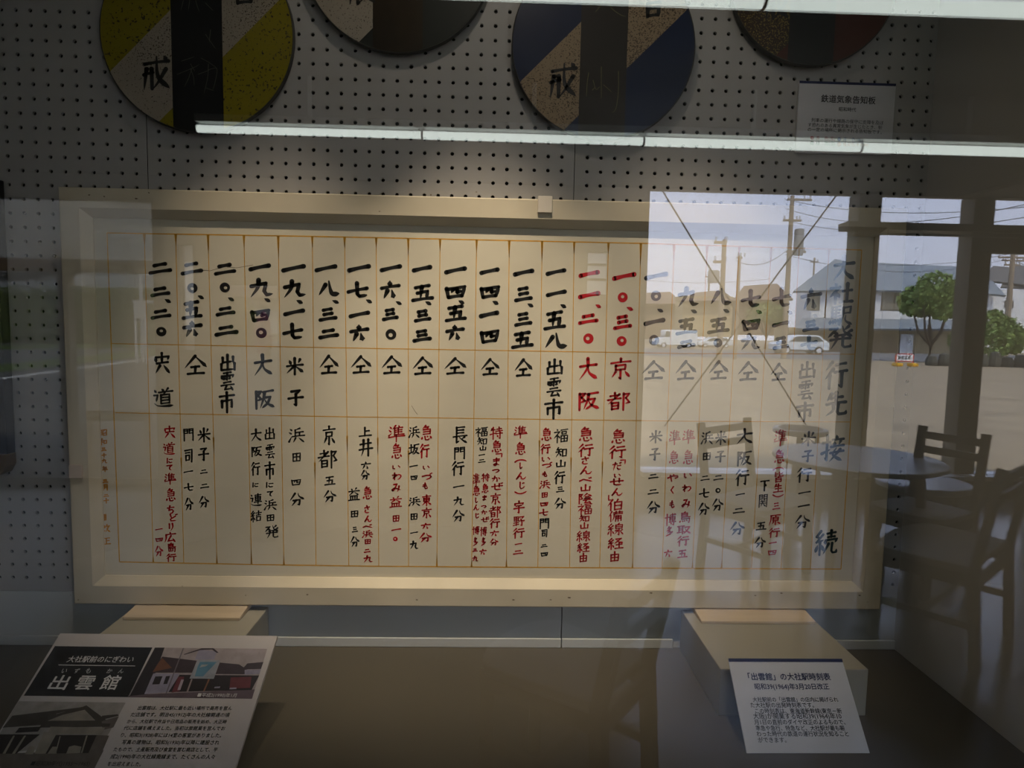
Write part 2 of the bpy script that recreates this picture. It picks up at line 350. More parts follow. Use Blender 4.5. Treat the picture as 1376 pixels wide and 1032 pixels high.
# brush writing: each stroke is a run of points on a 100 x 100 cell; h level, s upright, p sweeping left, n sweeping right, d dot, k hooked, c curve
GLYPHS = {l[0]: l[1:].split('/') for l in '''一h05569246
二h22307224/h04789470
三h24206816/h28507246/h06849478
四s12241982/k1228902078848082/p40303254/k56285852565274487650/h20827878
五h16188012/p46164084/k2550744468846684/h04909686
六d48024824/h06369430/p36521892/n58526894
七h04569044/k44064674569088888884
八p36300890/n5010565866909492
九p400636460894/k10367026626872909688
〇o
、d24287466
仝p50040460/n52089860/h32586656/s50584886/h16908690
大h08389432/p480446460696/n504058689894
阪s16101696/k16123810243038482056/h48149208/p541648503494/k5242804068724294/n545066729892
出s48064886/s20202046/k20467842/s80188044/s12561288/k12888886/s88548890
雲h26107406/d10241638/k122490208234/s50084844/h26303628/h26403638/h62286826/h62386836/h26587254/h08729268/k447432927888/d70768496
市s50045022/h06229418/s20442074/k2044804080747072/s50225098
米d20162836/p80147034/h06489644/s50065096/p46500586/n54509886
子k241076065226/k522652903682/h06509446
宍s50045018/d12201640/k142290208236/s50305046/h20508446/p38601294/d60609094
道d06081420/k043622361470/n0680229260969894/d42045214/p74026216/h28229618/p58225034/s38363882/k383680348082/h38508050/h38668064/h38828080
京s50025016/h06209416/s28322852/k283272307050/h28527050/k505250924084/p28601284/d70609084
都h12205016/s32043236/h02405834/p52120462/s20582092/k205848564892/h20744872/h20904888/s70107098/k70149412803496587864
社d22042812/k062642220466/s26462698/d32484266/h56429238/s74087490/h46929690
駅s12101256/h12104606/h12244422/h12384036/s28102854/k1054485044923684/d06680486/d16681884/d26662882/d36663878/k581490108840/h58408838/p581458504696/n704870749894
発k101438120448/d18264034/n580468309848/p82066422/p94247236/h30447040/h14609056/p384436641896/k62446284709294909280
行p32060634/p38300664/s24502498/h50169012/h44429638/k764276946286
先p28081036/h26267822/s50045050/h08509444/p405038760896/k60505882669296909878
接h04283826/k240424901480/p02664052/d64046816/h48209618/d56265838/p84247638/h42449840/n664852729294/p84543896/h40669860
続k260408262834/k361808484040/s24482498/d14600684/d32604080/h54169012/s72047230/h58308828/d46424854/k484298389052/p62564096/k78547684829298909878
分p38080458/n580866309852/k2658705466905284/p46561696
急p40021422/k361464104826/k202878267656/h22427440/h20567654/d14720886/k3470389060927284/d50665874/d76688682
準d12062218/d06262038/p06602446/p46022824/s40184060/h40188614/h40308228/h40428240/h38569454/s62186256/d62026810/h06709864/s50585098
皆s18061842/h18223820/p18424236/p84145426/k56065638644488448832/p50463858/s26602698/k266074587496/h28767474/h28947492
生p28061040/h24287824/s50045090/h20568052/h04929688
原h14129408/p181216500296/p56165024/s34283458/k342878267658/h34427640/h36567654/k565856904882/p40662684/d70669484
下h06189414/s48184896/d54386456
関s12081296/k120840064038/h12224020/h12384036/s58085838/k5808900688968090/h60208820/h60368834/d36444052/p64425850/h28567054/h24707668/p50562892/n50707692
門s12081298/k120842064240/h12224220/h12404038/s58085840/k5808900690988090/h58228820/h58408838
浜d10082218/d04302040/p04902058/p70064216/s42164254/h42349030/s68346854/h24589854/p44683096/d64689496
田s14161486/k141688128686/s50145084/h14488646/h14868484
いk1420167028863670/c722486508466
わs28062896/k0832442814742464/c246458328434905872885892
みk24165612346014840672245656609476/p783670765896
鳥p52023812/s24142466/k241472127038/h26267224/h26387236/h26509446/h26649060/k2664926086967688/d16760890/d34743486/d50725084/d64707080
取h04145010/s14141480/s40144096/h14344032/h14544052/h02825274/k5626902270664896/n584070689896
やk045240308830904672606058/d48065822/s26203896
くk680830487496
もk46044066509074868062/h18305826/h14546850
博h02343830/s20062096/h46149610/s46284662/k462890249058/h46409038/h46529050/s68046864/d82029210/h40709866/k806080946888/d52746086
多p48022630/k4416701250342050/d42265036/p56463070/k5660845660781498/d52726282
だh08265020/p34061488/h54428638/k546462789076/d76067816/d88028812
せh04469840/s70127056/k3016328048888684
んc5004089234545056568678909664
伯p32040256/s22362296/p66045424/s46264692/k462690248890/h46568854/h46888886
備p26040452/s18362096/h36169812/s54045424/s78047824/h38309826/p423040603092/s54465296/k5246904490928286/h52608858/h52748872/s70467096
線k260408262834/k361808484040/s24482498/d14600684/d32604080/p72046012/s52165244/k521692149044/h52309028/h52449042/k724472946286/p506066584488/p92547866/n74569892
経k260408262834/k361808484040/s24482498/d14600684/d32604080/k521286084450/n582070369846/h56629258/s74487490/h48929890
由s16301690/k163086288490/s50045088/h16588656/h16888486
さh12308020/s44046050/c2458187636907688
べk0460303644449676/d68147624/d80088818
山s50085080/k124014868684/s88388688
陰s12101296/k12123410223034501658/p64064032/n66089832/h54367832/h48508846/k485082467658/h40669860/k626650908886/d78749296
福d22042812/k062642220466/s26462698/d32484266/h50129608/s58245840/k582488228640/h58408638/s52525294/k525296509494/s74527492/h52729470/h52929490
知p24040826/h14245020/h04465242/p302430500494/d34564882/s62266288/k622694249288/h62869284
司k1214880884947286/h18306228/s22482282/k224860465880/h22805878
特p16140632/h12264022/s26042698/h02604850/h54209016/s72047236/h46369832/h48569852/k804480946888/d56666480
まh18208616/h20388234/k5204527838902078386658708886
つk084442328034905674784292
かk0836602864884880/p360430480892/d76249448
ぜh04469840/s70127056/k3016328048888684/d84028812/d94009808
しk32063270449070829060
じk32063270449070829060/d58126824/d72088220
宇s50025014/d12181634/k142088188034/h26407036/h06609654/k504050943686
野s10081048/k100846064448/h10284426/h10464444/s28082890/h06664662/h02904880/k561092067228/d60267440/k504898448858/k764876946286
長s28042858/h28068004/h28227420/h28387436/h06589654/k285828924682/p82625876/n446070809896
上s48084888/h50448040/h06909686
井h10308824/h04609854/p340632601896/s68046896
益d28043616/p72026014/h08269822/p42300856/n54309254/s22602288/k226080587688/s40604088/s60606088/h04909888
坂h04363832/s22102280/h02864470/h48149208/p541648503494/k5242804068724294/n545066729892
東h10189014/s22322260/k223278307658/h22467644/h22607658/s50045098/p46600692/n54609692
広s50025014/h14209414/p162014600296/k563230848078/d70608894
島p52023812/s24142454/k241472127034/h26247222/h26347032/h24469442/h24569054/k2456905486947688/k286828866684/s46624684/s66646684
にk160812902478/h46309028/k406852869482
てk06229416524450768092
ちh08289222/k420428566846866670863694
どs28063844/k7830286634888486/d78048414/d90009610
りk220822623250/p740678504096
づk084442328034905674784292/d78068416/d90009610
昭s10181080/k101838163680/h10483646/h10803678/k4814901086467640/p66124646/s52585290/k525888568690/h52888686
和p40041214/h04345028/s28122896/p26360672/d34445062/s60346080/k603490328880/h60788876
年p28041030/h24228218/h28448240/s28442864/h04669662/s54225498
月p260826600896/k2608780676946486/h28327630/h28547652
日s24102490/k241076087690/h24507648/h24887686
十h06469440/s50065096
改k081838163640/h10423640/k104210884474/p64044832/h58249420/p84224896/n563870689896
正h10149010/s52145288/h52468442/s22442288/h04909886
連d06081420/k043622361470/n0680229260969894/h40149210/s44264456/k442688248656/h44408638/h44568654/h34709666/s66046682
結k260408262834/k361808484040/s24482498/d14600684/d32604080/h50229818/s74047440/h54409036/s56545690/k565490528890/h56888886
「k101090108690
」k121012907488
︵c04802440502478409880
︶c04202458507676589820
戒h10249418/d78048614/n520456609494/p844056763696/h06543848/p183816400696/s34383494
言d46025010/h08269422/h24427838/h24567852/s26702694/k267076687494/h26927490'''.split('\n')}
WID = {'h': [(0, 1.0), (.12, .92), (.5, .72), (.85, .88), (1, 1.05)], 's': [(0, 1.1), (.15, .95), (.6, .85), (1, .8)], 'p': [(0, 1.15), (.4, .85), (.8, .5), (1, .14)],
       'n': [(0, .35), (.4, .75), (.8, 1.35), (.9, 1.1), (1, .3)], 'd': [(0, .35), (.45, 1.15), (.8, 1.2), (1, .75)], 'k': [(0, 1.05), (.2, .9), (.8, .9), (.92, .8), (1, .2)],
       'c': [(0, 1.0), (.3, .8), (.6, .85), (.88, .75), (1, .3)]}
def interp(tab, t):
    for (a, x), (b, y) in zip(tab, tab[1:]):
        if t <= b: return x + (y - x) * (t - a) / max(b - a, 1e-6)
    return tab[-1][1]
def catmull(p, n):
    p = [2 * p[0] - p[1]] + p + [2 * p[-1] - p[-2]]; out = []
    for i in range(1, len(p) - 2):
        for k in range(n):
            t = k / n; a, b, c, d = p[i-1], p[i], p[i+1], p[i+2]
            out.append(.5 * (2*b + (c - a)*t + (2*a - 5*b + 4*c - d)*t*t + (3*b - a - 3*c + d)*t**3))
    return out + [p[-2]]
def dense(p, n):
    out = []
    for a, b in zip(p, p[1:]): out += [a + (b - a) * k / n for k in range(n)]
    return out + [p[-1]]
def brush(mb, pts, typ, half, frame):
    """pts: 2-d points in metres on the writing plane; half: half width; frame(u, v) -> 3-d"""
    P2 = catmull(pts, 6) if (typ in 'pnc' and len(pts) > 2) else dense(pts, 5 if typ in 'hspnd' else 4)
    if typ == 'h' and len(pts) == 2:                         # a slight brush arch
        L = np.linalg.norm(pts[1] - pts[0]); P2 = [q + np.array([0, 1]) * L * .018 * math.sin(math.pi * i / (len(P2) - 1)) for i, q in enumerate(P2)]
    seg = [0]
    for a, b in zip(P2, P2[1:]): seg.append(seg[-1] + np.linalg.norm(b - a))
    n = len(P2); vs = []; ws = []
    for i, q in enumerate(P2):
        t = P2[min(i+1, n-1)] - P2[max(i-1, 0)]; t = t / (np.linalg.norm(t) + 1e-9)
        hw = half * interp(WID[typ], seg[i] / max(seg[-1], 1e-9)) * (1 - .16 * abs(t[0])); ws.append(hw)
        nn = np.array([-t[1], t[0]]) * hw
        vs += [frame(*(q + nn)), frame(*(q - nn))]
    mb.add(vs, [(2*i, 2*i+1, 2*i+3, 2*i+2) for i in range(n - 1)])
    for i in sorted({0, n - 1} | ({k for k in range(0, n, 4)} if typ == 'k' else set())):
        c, r = P2[i], ws[i]
        mb.add([frame(*(c + r * np.array([math.cos(math.pi*k/4 + .35), math.sin(math.pi*k/4 + .35)]))) for k in range(8)], [tuple(range(8))])
def glyph(mb, ch, cx, cy, w, h, half, frame, rise=.08):
    """cx, cy: centre on the writing plane, w, h: size in metres"""
    if ch == '〇':
        n = 28; vs = []
        a0 = random.uniform(0, 6)
        for k in range(n):
            a = 2*math.pi*k/n; e = half * (1 + .22 * math.sin(a + a0))
            for s in (-1, 1): vs.append(frame(cx + (w/2 - half + s*e) * math.cos(a), cy + (h/2 - half + s*e) * math.sin(a)))
        mb.add(vs, [(2*k, 2*k+1, (2*k+3) % (2*n), (2*k+2) % (2*n)) for k in range(n)]); return
    if ch == '一': h = w
    for st in GLYPHS[ch]:
        d = st[1:]; pts = [np.array([cx + (int(d[i:i+2]) - 50) / 92 * w, cy - (int(d[i+2:i+4]) - 50) / 92 * h + (int(d[i:i+2]) - 50) / 92 * rise * w]) for i in range(0, len(d), 4)]
        brush(mb, pts, st[0], half * random.uniform(.94, 1.06), frame)
LAYOUT = '''@180,330,4.3,T,K
二153,130,115,75 二153,265,95,60 、195,320,28,24 二157,395,100,60 〇158,495,58,54
二335,130,108,85 〇337,247,58,56 、385,298,28,24 五335,370,100,100 六338,483,100,85
二527,135,108,75 〇527,243,58,56 、560,310,28,24 二530,378,95,55 二535,490,118,65
一728,125,110,38 九735,245,128,95 、770,315,28,24 四730,403,112,75 〇735,503,62,60
@180,330,4.3,M,K
宍162,680,90,115 道170,878,105,100 仝355,692,120,108 出543,678,90,95 雲540,783,80,105 市537,905,85,112 大745,690,98,115 阪750,888,115,105
@360,330,4.3,T,K
一150,130,122,36 九153,250,125,90 、182,325,30,22 一153,385,108,34 七147,497,108,85
一337,130,112,36 八352,243,122,85 、390,325,32,22 三347,397,92,78 二352,508,100,62
一528,130,118,34 七522,257,114,82 、583,322,28,24 一530,397,106,34 六528,507,100,90
一712,130,110,34 六707,257,104,96 、755,332,28,24 三707,397,80,70 〇710,515,62,62
@360,330,4.3,M,K
米155,697,92,95 子160,882,85,92 仝352,690,104,105 仝537,690,112,98 仝715,692,112,100
@540,330,4.3,T,K
一118,133,98,36 五120,272,112,90 、152,333,28,24 三120,405,85,70 三117,520,95,70
一312,142,112,36 四310,268,122,78 、343,327,28,24 五312,390,108,88 六307,505,98,85
一508,147,98,38 四508,268,116,76 、540,330,28,24 一505,397,98,34 四507,525,112,85
一705,155,104,36 三703,280,90,88 、742,345,28,24 三702,425,88,82 五697,543,112,92
@540,330,4.3,M,K
仝120,697,112,98 仝308,698,122,92 仝510,703,102,92 仝702,708,98,98
@720,330,4.3,T,K
一118,152,102,36 一120,275,104,36 、158,350,28,24 五110,430,112,105 八117,545,132,88
@720,330,4.3,M,K
出110,702,98,90 雲105,818,85,110 市103,945,105,108 仝680,722,128,105
@720,330,4.3,T,R
一310,163,104,34 一310,285,110,36 、360,350,26,22 二305,423,100,65 〇302,537,60,60
一513,177,122,40 〇502,297,58,58 、543,365,30,24 三502,442,94,85 〇497,550,58,58
@720,330,4.3,M,R
大302,713,102,120 阪300,898,128,102 京490,715,118,118 都480,900,125,102
@720,330,4.3,T,K
一697,175,120,32 〇695,292,60,60 、718,375,30,22 一687,440,108,30 〇682,545,60,62
@850,330,4.3,T,K
九323,297,120,105 、353,380,30,22 五312,465,108,90 二312,568,90,50 八512,290,125,95 、540,377,30,22 五497,460,112,85 〇493,560,52,52 七687,307,106,92 、730,383,28,24 四685,457,106,70 九683,557,112,85
@850,330,4.3,M,K
仝307,723,116,108 仝497,722,108,105 仝668,728,116,106
@1000,330,4.3,T,K
七220,300,100,105 、262,387,22,20 一212,452,84,32 三213,562,80,75 六387,310,112,120 、408,405,22,20 三385,463,82,65 七378,565,90,75
@1000,330,4.3,M,K
仝200,733,92,98 出365,720,100,98 雲355,835,90,110 市350,960,100,105
@1000,330,4.3,H,B
大577,130,118,135 社562,275,132,115 駅560,405,128,115 発553,530,140,130 行530,745,128,155 先530,915,122,135
@1000,560,4.915,H,B
接585,210,142,180 続540,830,145,165
@120,560,4.915,S,R
宍530,102,75,78 道527,210,72,75 に530,290,38,34 て530,335,36,40 準533,410,72,72 急540,518,65,85 ち537,615,46,55 ど550,668,62,48 り540,730,35,52 広535,798,72,62 島540,865,62,62 行540,930,65,50 一460,743,45,14 四462,812,52,30 分460,888,52,70
@120,560,4.915,S,K
門655,118,68,78 司655,258,55,90 一655,362,58,16 七658,465,60,48 分658,577,55,85 米757,120,78,92 子755,250,65,88 二757,362,42,36 二762,457,52,40 分757,563,65,78
@120,560,4.915,S,O
昭92,105,52,45 和92,165,50,40 三95,215,30,26 十97,255,26,24 九100,293,38,28 年102,345,34,34 三105,425,34,26 月108,467,34,40 二112,520,30,22 十112,555,30,32 日105,665,16,44 改110,738,50,50 正112,822,50,48
@310,560,4.915,S,K
出258,112,68,80 雲260,228,62,95 市258,355,65,110 に257,450,50,36 て260,508,36,40 浜262,582,78,70 田263,668,52,48 発270,760,85,85 大168,122,65,78 阪168,230,72,65 行163,343,56,85 に163,450,40,30 連168,548,70,78 結167,658,68,72 浜435,122,100,95 田435,268,58,65 四432,433,68,50 分437,545,92,88 京650,128,80,125 都640,280,118,118 五655,422,66,62 分655,525,82,78 上888,100,80,62 井892,205,84,110 六893,322,62,50 分888,385,58,65 益813,515,70,85 田818,642,52,48 三820,745,34,42 分820,825,58,72
@310,560,4.915,S,R
急905,505,62,85 さ902,612,42,50 ん907,675,50,40 べ905,725,60,30 浜903,775,66,48 田905,825,42,35 二902,885,38,32 九908,940,62,45
@500,560,4.915,S,R
準160,112,105,105 急165,230,72,100 い160,333,58,28 わ163,393,62,46 み160,468,60,58 益155,565,75,72 田158,672,46,48 一160,745,62,16 〇153,807,32,32 急362,108,74,100 行345,225,62,90 い357,335,48,28 づ362,395,66,44 も352,458,42,42 東360,552,62,72 京360,638,64,70 六355,722,62,42 分353,797,82,62 特820,108,78,78 急825,198,68,80 「838,258,45,32 ま820,300,52,54 つ818,355,48,32 か818,412,54,38 ぜ825,462,70,48 京815,545,65,75 都812,628,75,75 行808,703,68,62 六808,770,56,42 分805,828,56,45 特748,402,50,52 急748,475,46,62 ま742,538,32,34 つ738,592,34,24 か740,632,38,28 ぜ745,680,48,34 博735,758,42,60 多735,825,38,52 六732,893,44,42 準688,420,44,85 急690,490,48,68 し688,553,22,36 ん688,600,38,36 じ692,655,32,34 博685,752,44,55 多682,825,40,55 三680,880,30,26 九682,938,40,36
@500,560,4.915,S,K
浜278,102,68,75 坂278,215,66,72 一275,325,52,16 四277,402,48,36 浜280,560,72,60 田277,660,48,48 一278,765,48,16 九278,848,56,55 長580,122,92,108 門577,240,75,78 行565,340,82,92 一573,460,72,18 九573,558,72,58 分570,655,80,80 福722,100,78,62 知727,162,62,50 山732,208,44,30 一725,252,38,14 二725,292,44,30
@680,560,4.915,S,R
準95,102,84,78 急98,212,72,82 ︵97,290,76,20 し97,325,24,42 ん98,392,68,45 じ102,455,50,48 ︶97,502,76,22 宇85,598,70,80 野85,690,72,65 行82,768,78,66 一82,840,46,14 二80,895,62,36 急270,118,70,85 行258,212,65,62 い263,280,62,34 づ270,320,64,36 も257,380,42,34 浜257,447,66,55 田255,517,42,38 四252,577,58,32 七250,632,58,44 急530,118,95,95 行525,220,100,82 さ525,290,58,50 ん527,355,80,52 べ528,418,85,38 山525,470,70,46 陰520,540,90,70 福520,610,92,75 知517,672,66,48 山517,720,58,44 線510,790,90,72 経510,865,80,62 由510,932,56,60 急745,132,98,95 行733,232,112,82 「772,300,36,34 だ733,330,62,60 い735,388,48,28 せ730,430,84,50 ん732,498,75,48 」690,535,30,36 伯722,583,100,75 備722,658,92,70 線722,745,105,82 経722,838,100,75 由717,925,66,70
@680,560,4.915,S,K
福362,125,90,90 知365,235,72,66 山362,310,68,48 行352,400,72,82 三358,480,50,42 分357,572,76,75 門253,705,66,68 司253,770,42,55 二252,852,40,26 四253,908,52,34
@850,560,4.915,S,K
米153,132,82,82 子147,250,68,85 二138,393,62,40 二137,495,68,45 分138,598,88,85 米583,140,70,90 子580,265,66,78 二568,402,62,46 〇565,487,36,36 分562,582,76,85 浜493,140,76,85 田490,262,56,56 二480,405,56,46 七475,505,66,62 分470,610,76,85 大740,130,105,98 阪735,275,105,98 行722,400,90,105 一712,512,58,18 二703,620,76,48 分692,738,98,92 下873,452,58,78 関862,555,62,88 五850,722,66,58 分843,830,76,75
@850,560,4.915,S,R
準370,132,80,88 急370,270,70,95 い365,388,58,38 わ358,472,60,44 み355,572,60,62 鳥345,665,75,75 取340,745,88,58 行332,820,80,66 五330,905,62,58 準278,138,72,92 急275,270,66,85 や268,402,72,48 く262,485,38,52 も262,580,42,50 博250,680,70,80 多242,757,58,62 六235,903,52,52
@1000,560,4.915,S,R
準240,140,84,105 急235,265,70,92 ︵228,342,72,22 皆228,398,70,68 生225,472,62,58 ︶225,522,72,24 三213,590,48,56 原203,682,76,75 行197,765,76,62 一190,832,50,16 四185,897,62,42
@1000,560,4.915,S,K
米425,145,92,95 子420,262,76,82 行395,383,100,95 一400,500,82,20 一395,587,78,20 分385,693,102,92'''
MM = .00165                                                 # metres on the board per pixel of the photograph
ink = {k: MB() for k in 'KRBO'}
yink = PY - .0004
fr = lambda u, v: (u, yink, v)
for l in LAYOUT.split('\n'):
    if l[0] == '@':
        ox, oy, zs, row, colr = l[1:].split(','); ox, oy, zs = float(ox), float(oy), float(zs); continue
    for tkn in l.split():
        ch = tkn[0]; x, y, w_, h_ = [float(q) / zs for q in tkn[1:].split(',')]
        c = onY(ox + x, oy + y, yink)
        size = (w_ + max(h_, w_ * .5)) / 2
        px = {'T': 6.0, 'M': 4.5, 'H': 5.8, 'S': 1.25 + .105 * size}[row]
        if row != 'T': px *= min(1.08, max(.60, 1.12 - .034 * len(GLYPHS.get(ch, 'o'))))
        if ch == '一' and row == 'T': px = 7.2
        if ch == '〇' and row == 'T': px = 4.6
        if ch in '二三' and row == 'T': px = 6.3
        if ch == '、': px = 4.8; w_ *= 1.7; h_ *= 1.6
        if colr == 'O': px = 2.0
        glyph(ink[colr], ch, c[0], c[2], w_ * MM, h_ * MM, px * MM / 2, fr, .12 if row == 'T' else .085)
for k, n in (('K', 'black brush writing'), ('R', 'red brush writing'), ('B', 'large blue black heading characters'), ('O', 'thin ochre date writing')):
    o = ink[k].build('lettering', M[k], tb); o['label'] = n
# orange ruling
TOPX = [143.8,193.9,236,279.5,327.7,373.8,419.6,463,505.5,548.6,591.4,640.5,684.3,728.5,771.6,817.7,861.2,906,950.4,993.6,1036.5,1074,1114,1158]
BOTX = [160.5,206,247,291.5,338,381.5,424.6,468.7,509,549,587,633.7,680.5,722.7,765.4,805.7,849.9,889.7,930.4,969.6,1009.7,1049.4,1089,1130]
HL = [[(143.8,313),(320,316),(460,318.4),(861,327),(1158,336)], [(150,461.7),(460,467.5),(916,475),(1149,476)], [(155,554.6),(460,560),(920,566),(1142,567)], [(160.5,755),(338,758.5),(509,761),(806,763),(1130,764.7)]]
rl = MB(); yr = PY - .0002
def strip(a, b, w0, w1):
    a = np.array([a[0], a[2]]); b = np.array([b[0], b[2]]); t = (b - a) / np.linalg.norm(b - a); n = np.array([-t[1], t[0]])
    q = [a + n*w0/2, a - n*w0/2, b - n*w1/2, b + n*w1/2]; rl.add([(p[0], yr, p[1]) for p in q], [(0, 1, 2, 3)])
def yat(line, x):
    for (a, ya), (b, yb) in zip(line, line[1:]):
        if x <= b: return ya + (yb - ya) * (x - a) / (b - a)
    return line[-1][1]
for i, (a, b) in enumerate(zip(TOPX, BOTX)):
    p, q = onY(a, yat(HL[0], a), yr), onY(b, yat(HL[3], b), yr)
    wd = .0024 if i in (0, 23) else .0016
    strip(p, q, wd, wd)
    if i not in (0, 23):
        t = random.uniform(.03, .07); strip(p, p + (q - p) * t, .0062, .0012)
        if random.random() < .6: strip(q + (p - q) * random.uniform(.02, .05), q, .0012, .0045)
        if random.random() < .6:
            s = random.uniform(.58, .68); strip(p + (q - p) * s, p + (q - p) * (s + .05), .0042, .0012)
for li, l in enumerate(HL):
    for (a, ya), (b, yb) in zip(l, l[1:]): strip(onY(a, ya, yr), onY(b, yb, yr), .0026 if li in (0, 3) else .0018, .0026 if li in (0, 3) else .0018)
rl.build('ruled_lines', M['rule'], tb)['label'] = 'thin orange ruled grid'
# chips and cracks in the old paint
crackm, chipm = mat('crack brown', (.10, .07, .04), .9), mat('chipped brown wood', (.13, .09, .05), .9)
for pts in ([(305,359),(318,360),(340,356)], [(270,363),(282,364),(296,360)], [(553,545),(557,552),(561,557)]):
    q = [onY(*a, yr) for a in pts]; lo, hi = [], []
    for p in q: lo.append((p[0], yr, p[2] - .0005)); hi.append((p[0] + .0003, yr, p[2] + .0005))
    ck = MB(); ck.add(lo + hi, [(k, k + 1, len(q) + k + 1, len(q) + k) for k in range(len(q) - 1)]); ck.build('paint_crack', crackm, tb)
for px_, py_ in ((510,284),(579,262),(200,259),(140,264),(183,267),(120,262),(640,258),(95,800),(245,788),(330,800),(413,799),(765,803),(1015,800),(1155,800),(1050,797),(690,806),(740,806),(560,806),(875,797),(1166,809),(105,806)):
    p = onY(px_, py_, BY - .0003); r = random.uniform(.0012, .003); cp = MB()
    cp.add([(p[0] + r * random.uniform(.6, 1.8) * math.cos(k*math.pi/3), p[1], p[2] + .55 * r * random.uniform(.6, 1.3) * math.sin(k*math.pi/3)) for k in range(6)], [tuple(range(6))])
    cp.build('paint_chip', chipm, tb)

# small plates that hold the board
def clip(px0, py0, px1, py1, label, m, y0):
    a, b = onY(px0, py1, y0), onY(px1, py0, y0); mb = MB()
    mb.box((a[0], y0, a[2]), (b[0], BY - .0004, b[2])); o = mb.build('retaining_clip', m, bevel=.0012)
    return tag(o, label, 'clip', 'clips on the timetable frame')
clip(722.5, 263.5, 742.5, 285.5, 'small square cream clip on the top frame rail of the timetable board', M['clip'], -.037)
clip(92.5, 625, 109.5, 643, 'small square pinkish clip on the left frame rail of the timetable board', M['clippink'], -.036)

# ------------------------------------------------------------------ round train warning discs
def disc(cpx, cpy, rpx, base, band, diag, rimm, label, xb=32, writing=None):
    yf = -.024
    c = onY(cpx, cpy, yf); r = rpx * MM * .995 * (1.4637 - .024) / 1.434
    t = thing('warning_disc', label, 'disc sign', (c[0], yf, c[2]), 'round warning discs on the pegboard')
    N = 72
    mb = MB()
    ringf = [(c[0] + r*math.cos(2*math.pi*k/N), yf, c[2] + r*math.sin(2*math.pi*k/N)) for k in range(N)]
    mb.add(ringf, [tuple(range(N))]); mb.build('disc_face', base, t)
    mb = MB(); e = r + .0012
    prof = [(r - .002, yf + .0005), (r, yf - .0008), (e, yf), (e, yf + .012), (r - .004, yf + .014)]
    vs = []; fs = []
    for rr, yy in prof: vs += [(c[0] + rr*math.cos(2*math.pi*k/N), yy, c[2] + rr*math.sin(2*math.pi*k/N)) for k in range(N)]
    for i in range(len(prof) - 1): fs += [(i*N+k, i*N+(k+1) % N, (i+1)*N+(k+1) % N, (i+1)*N+k) for k in range(N)]
    fs.append(tuple(range((len(prof)-1)*N, len(prof)*N)))
    mb.add(vs, fs); mb.build('rim', rimm, t)
    mb = MB(); mb.tube([(c[0], yf + .013, c[2]), (c[0], .004, c[2])], .012); mb.build('stud', M['darkmetal'], t)
    # painted bands, clipped to the circle
    def chordpoly(inside, y):
        out = []
        G = 90
        for k in range(G):
            v0, v1 = -r + 2*r*k/G, -r + 2*r*(k+1)/G
            segs = []
            for v in (v0, v1):
                lim = math.sqrt(max(r*r - v*v, 0)); lo, hi = inside(v); segs.append((max(lo, -lim), min(hi, lim)))
            (a0, b0), (a1, b1) = segs
            if a0 < b0 or a1 < b1:
                a0, b0 = (a0, b0) if a0 < b0 else ((a0+b0)/2,)*2; a1, b1 = (a1, b1) if a1 < b1 else ((a1+b1)/2,)*2
                out.append([(c[0]+a0, y, c[2]+v0), (c[0]+b0, y, c[2]+v0), (c[0]+b1, y, c[2]+v1), (c[0]+a1, y, c[2]+v1)])
        return out
    hw = r * .495
    mb = MB()
    for q in chordpoly(lambda v: (v - hw, v + hw), yf - .0003): mb.add(q, [(0, 1, 2, 3)])
    mb.build('diagonal_band', diag, t)
    mb = MB(); bw = r * xb / 121
    for q in chordpoly(lambda v: (-bw, bw), yf - .0006): mb.add(q, [(0, 1, 2, 3)])
    mb.build('centre_band', band, t)
    return t, c, yf - .0009
yel = speckled('yellow enamel', (.21, .17, .003), (.02, .015, .01), scale=190, thr=.64, patch=4)
cream = speckled('cream enamel', (.30, .26, .20), (.05, .035, .02), scale=320, thr=.64, patch=7)
creamd = speckled('dirty cream enamel', (.26, .19, .11), (.06, .04, .02), scale=340, thr=.55, patch=7)
blk = mat('black enamel', (.008, .008, .008), .35)
navy = mat('navy enamel', (.003, .010, .045), .35, noise=.3, scale=6)
bronze = mat('dark bronze worn enamel', (.040, .024, .010), .35, noise=.6, scale=14, metal=.3)
greenblk = mat('green black enamel', (.010, .012, .008), .4)
redbrown = mat('red brown enamel', (.06, .011, .004), .45, noise=.3, scale=5)
yspeck = speckled('worn speckled yellow enamel', (.20, .14, .03), (.03, .015, .006), scale=320, thr=.42, patch=5)
rim = mat('dark disc edge', (.03, .028, .025), .5)
def hand(t, c_px, txt, y, m, name='lettering'):
    mb = MB(); f2 = lambda u, v: (u, y, v)
    for ch, px_, py_, w_, h_, th in txt:
        p = onY(px_, py_, y); glyph(mb, ch, p[0], p[2], w_*MM, h_*MM, th*MM/2, f2)
    return mb.build(name, m, t)
def scribble(t, lines, y, m, th=.9):
    mb = MB(); f2 = lambda u, v: (u, y, v)
    for l in lines:
        pts = [onY(a, b, y) for a, b in l]; brush(mb, [np.array([p[0], p[2]]) for p in pts], 'c' if len(l) > 2 else 'k', th*MM/2, f2)
    return mb.build('faded_marks', m, t)
chalk = mat('faded chalk', (.10, .095, .075), .8)
chalkg = mat('faded yellow paint', (.13, .115, .05), .8)
t, c, y = disc(264.5, 45, 121, yel, blk, cream, rim, 'yellow round enamel disc with cream diagonal band and black centre stripe')
hand(t, c, [('戒', 210, 98, 33, 40, 5.6), ('言', 328, -15, 32, 36, 5.4)], y, M['K'])
